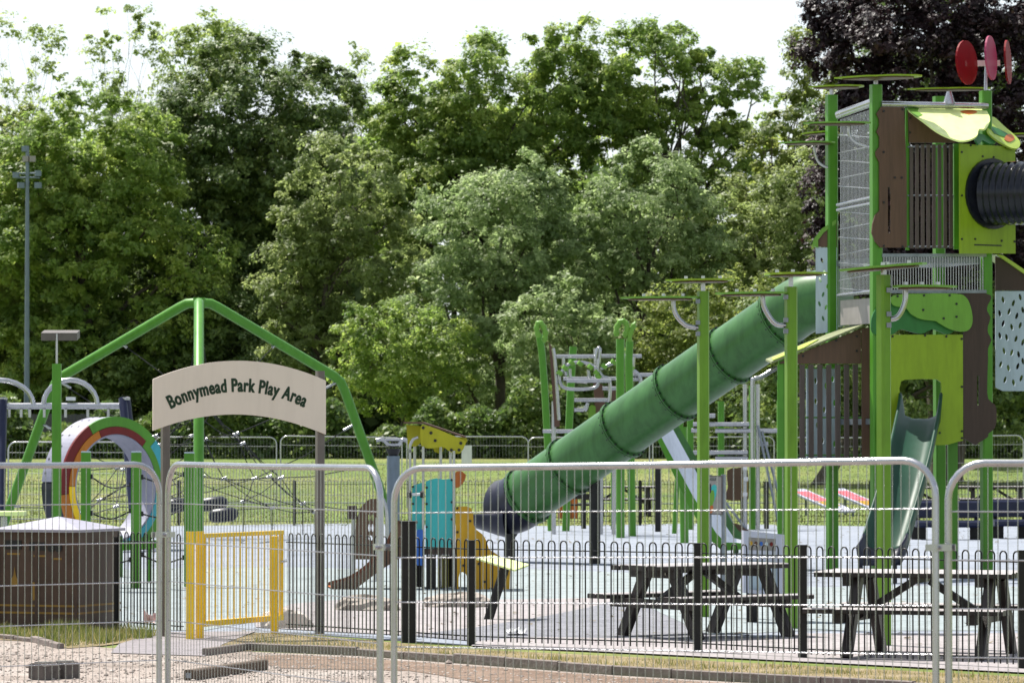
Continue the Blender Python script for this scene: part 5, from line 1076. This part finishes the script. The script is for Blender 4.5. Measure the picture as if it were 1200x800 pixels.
T = [
 ('oak_tree', 'big rounded dark oak dome rising behind the arched sign', [(300, 165, 112, 122), (215, 235, 95, 120), (330, 280, 85, 130), (250, 380, 110, 120)], 206, 'leaf_dark_oak', 620, .105, 290, 21, dict(clump=1.15, trunk_r=.45, fill=.8)),
 ('sycamore_tree', 'broad sunlit green sycamore behind the floodlight mast', [(110, 195, 92, 88), (50, 280, 85, 120), (150, 330, 105, 130), (70, 420, 90, 90)], 200, 'leaf_oak', 560, .105, 110, 22, dict(clump=1.1, trunk_r=.45)),
 ('maple_tree', 'yellow-green maple at the paling fence beside the floodlight mast', [(-5, 205, 70, 85), (-40, 330, 80, 140), (30, 400, 45, 60)], 203, 'leaf_yellowgreen', 520, .105, -20, 23, dict(clump=1.0)),
 ('ash_tree', 'thin sparse ash top against the sky above the floodlight mast', [(30, 75, 42, 70), (60, 45, 16, 40), (5, 45, 18, 30)], 232, 'leaf_ash', 80, .10, 30, 24, dict(clump=1.0, fill=.30, limbs=20, trunk_r=.12, bark='twig', depth=.5)),
 ('ash_tree', 'tall sparse ash with wispy branches left of the rounded dark oak', [(145, 60, 46, 58), (190, 45, 30, 40), (120, 90, 20, 40)], 232, 'leaf_ash', 100, .10, 150, 25, dict(clump=1.0, fill=.32, limbs=22, trunk_r=.13, bark='twig', depth=.5)),
 ('ash_tree', 'pale leafy ash top touching the rounded dark oak', [(235, 65, 48, 42), (275, 75, 35, 38)], 228, 'leaf_ash', 330, .115, 240, 26, dict(clump=.9, fill=.5, limbs=10, bark='twig')),
 ('ash_tree', 'thin bare-twigged ash in the gap between the two great oaks', [(400, 90, 34, 48), (425, 110, 20, 40)], 230, 'leaf_ash', 80, .10, 405, 27, dict(clump=.9, fill=.28, limbs=20, trunk_r=.12, bark='twig', depth=.5)),
 ('willow_tree', 'pale olive willow behind the right arm of the tripod frame', [(400, 240, 72, 80), (430, 330, 75, 95), (345, 320, 45, 90), (380, 410, 70, 80)], 193, 'leaf_olive', 560, .09, 400, 28, dict(clump=.9, limbs=26, fill=.5)),
 ('oak_tree', 'great oak with heavy limbs behind the tube slide', [(600, 120, 98, 82), (510, 150, 75, 88), (560, 230, 110, 95), (455, 200, 50, 90), (685, 110, 62, 78)], 216, 'leaf_oak', 520, .11, 610, 29, dict(clump=1.15, limbs=30, trunk_r=.6, fill=.55)),
 ('oak_tree', 'open-crowned oak with bare crooked limbs left of the copper beech', [(750, 90, 66, 64), (835, 110, 60, 54), (790, 185, 95, 65), (720, 190, 55, 85), (880, 140, 30, 45)], 218, 'leaf_oak', 430, .11, 790, 30, dict(clump=1.05, fill=.36, limbs=36, trunk_r=.55)),
 ('willow_tree', 'silvery grey-green willow above the teal toddler wall', [(585, 280, 85, 85), (550, 380, 80, 90), (615, 235, 45, 55), (640, 340, 60, 80)], 187, 'leaf_willow', 600, .085, 580, 31, dict(clump=.85, limbs=16)),
 ('willow_tree', 'pale feathery willow above the bar climber', [(760, 262, 66, 88), (715, 310, 50, 85), (805, 310, 55, 80)], 188, 'leaf_willow', 600, .085, 760, 32, dict(clump=.85, limbs=16)),
 ('olive_tree', 'grey olive-green bushy tree against the pale perforated panel', [(890, 290, 80, 85), (835, 330, 55, 90), (955, 300, 65, 110)], 190, 'leaf_olive', 560, .085, 880, 33, dict(clump=.9)),
 ('oak_tree', 'yellow-green oak just left of the copper beech', [(930, 175, 48, 62), (900, 225, 50, 55), (960, 110, 22, 45), (945, 60, 14, 50)], 206, 'leaf_yellowgreen', 450, .11, 925, 34, dict(clump=1.0, fill=.42, limbs=24)),
 ('copper_beech', 'huge dark purple copper beech towering behind the play tower', [(1090, 60, 125, 120), (1180, 180, 130, 160), (1030, 170, 70, 80), (1000, 60, 55, 65), (1080, 290, 100, 110), (985, 20, 36, 42), (1005, 250, 60, 90), (1120, 10, 110, 70), (1150, 330, 110, 110)], 150, 'leaf_copper', 760, .08, 1110, 35, dict(clump=.8, limbs=20, trunk_r=.6)),
 ('lime_tree', 'dark green tree standing close behind the copper beech', [(1080, 130, 110, 150), (1170, 230, 120, 170), (1040, 290, 70, 120)], 168, 'leaf_dark_oak', 420, .12, 1120, 44, dict(clump=1.2, limbs=8)),
 ('hazel_bush', 'bright green bush low behind the right leg of the tripod frame', [(450, 420, 58, 66), (500, 430, 52, 66)], 183, 'leaf_oak', 560, .085, 470, 36, dict(clump=.75, limbs=8, trunk_r=.12)),
 ('hazel_bush', 'light green rounded bush behind the leaf-tipped climbing posts', [(650, 400, 58, 82), (690, 430, 60, 75)], 181, 'leaf_willow', 560, .085, 660, 37, dict(clump=.75, limbs=8, trunk_r=.12)),
 ('hazel_bush', 'sunny green bush behind the upper bend of the tube slide', [(800, 400, 70, 62), (870, 380, 65, 65), (790, 460, 60, 60)], 182, 'leaf_yellowgreen', 560, .085, 810, 38, dict(clump=.75, limbs=8, trunk_r=.12)),
 ('holly_tree', 'dark holly thicket behind the rainbow drum', [(150, 440, 110, 75), (260, 430, 90, 85)], 200, 'leaf_dark_oak', 420, .10, 200, 39, dict(clump=1.0, limbs=8)),
 ('holly_tree', 'dark holly under the willow behind the handle post', [(360, 450, 85, 70), (540, 460, 80, 62)], 200, 'leaf_dark_oak', 420, .10, 370, 40, dict(clump=1.0, limbs=8)),
 ('holly_tree', 'dark thicket behind the slatted annex of the tower', [(930, 430, 90, 85), (1060, 440, 100, 80), (1180, 430, 90, 90)], 147, 'leaf_dark_oak', 420, .09, 960, 41, dict(clump=.9, limbs=8)),
 ('holly_tree', 'dark shaded thicket at the far left behind the swing frame', [(20, 440, 90, 70), (-60, 400, 80, 100)], 207, 'leaf_dark_oak', 420, .10, 10, 42, dict(clump=1.0, limbs=8)),
 ('holly_tree', 'dark thicket low behind the bar climber and tube slide', [(660, 470, 95, 50), (770, 470, 80, 55)], 203, 'leaf_dark_oak', 420, .10, 700, 43, dict(clump=1.0, limbs=8)),
]
for nm, lb, el_, D_, mt_, dn_, lf_, tp_, sd_2, kw in T: tree(nm, lb, el_, D_, mt_, dn_ * 1.75, lf_ * .84, tp_, sd_2, GRP, **kw)
# second rank of the wood, seen through the gaps
for i, (px, top, rx, mt, wh) in enumerate(((20, 150, 90, 'leaf_oak', 'the maple at the paling fence'), (130, 130, 90, 'leaf_oak', 'the broad sycamore'), (360, 130, 80, 'leaf_dark_oak', 'the rounded dark oak'), (440, 150, 75, 'leaf_oak', 'the thin bare-twigged ash'), (530, 120, 80, 'leaf_dark_oak', 'the silvery willow'), (640, 130, 90, 'leaf_oak', 'the great heavy-limbed oak'), (740, 170, 80, 'leaf_dark_oak', 'the pale feathery willow'), (830, 200, 80, 'leaf_oak', 'the open-crowned oak'), (930, 190, 80, 'leaf_dark_oak', 'the yellow-green oak'))):
    tree('background_tree', 'half hidden green tree showing through gaps behind ' + wh, [(px, top + 80, rx, 80), (px - 10, top + 210, rx, 120)], 238 + 3 * (i % 3), mt, 300, .17, px, 60 + i, 'second rank of the wood', clump=1.5, limbs=6)
def hedge():
    D = 176; g = np.random.default_rng(77); n = 70000; x = g.uniform(-26, 28, n); y = D + g.normal(0, .55, n); top = 2.2 + .7 * np.sin(x * .5 + 1) + .5 * np.sin(x * 1.4) + .3 * np.sin(x * 3.3); z = gz(D) - .05 + g.random(n) * top; pos = np.stack([x, y, z], 1)
    nrm = g.normal(size=(n, 3)) * .8 + np.array([0, -.2, .7]); nrm /= np.linalg.norm(nrm, axis=1)[:, None]; t1 = np.cross(nrm, g.normal(size=(n, 3))); t1 /= np.linalg.norm(t1, axis=1)[:, None]; t2 = np.cross(nrm, t1); s_ = g.uniform(.07, .17, n)[:, None]
    V_ = np.stack([pos - t1 * s_, pos - t2 * s_ * .6, pos + t1 * s_, pos + t2 * s_ * .6], 1); o = raw_mesh('hedge', V_, 4, 'leaf_dark_oak', np.clip(g.normal(.35, .2, n) + .15 * np.sin(x * 2), 0, 1), None, None); tag(o, 'low dark uneven hedge along the far edge of the playing field', 'hedge')
hedge()
# dense undergrowth closing the foot of the wood
def undergrowth():
    g = np.random.default_rng(50); n = 95000; x = g.uniform(-32, 34, n); y = g.uniform(206, 226, n); h = 10 + 2.5 * np.sin(x * .45) + 1.5 * np.sin(x * 1.3 + 2); z = 1.5 + g.random(n) ** .8 * h; pos = np.stack([x, y, z], 1)
    nrm = g.normal(size=(n, 3)) + np.array([0, -.4, .6]); nrm /= np.linalg.norm(nrm, axis=1)[:, None]; t1 = np.cross(nrm, g.normal(size=(n, 3))); t1 /= np.linalg.norm(t1, axis=1)[:, None]; t2 = np.cross(nrm, t1); s = g.uniform(.2, .5, n)[:, None]
    V_ = np.stack([pos - t1 * s, pos - t2 * s * .6, pos + t1 * s, pos + t2 * s * .6], 1); o = raw_mesh('undergrowth', V_, 4, 'leaf_dark_oak', np.clip(g.normal(.4, .2, n), 0, 1)); tag(o, 'dense dark undergrowth filling the wood behind the trees', 'undergrowth')
undergrowth()
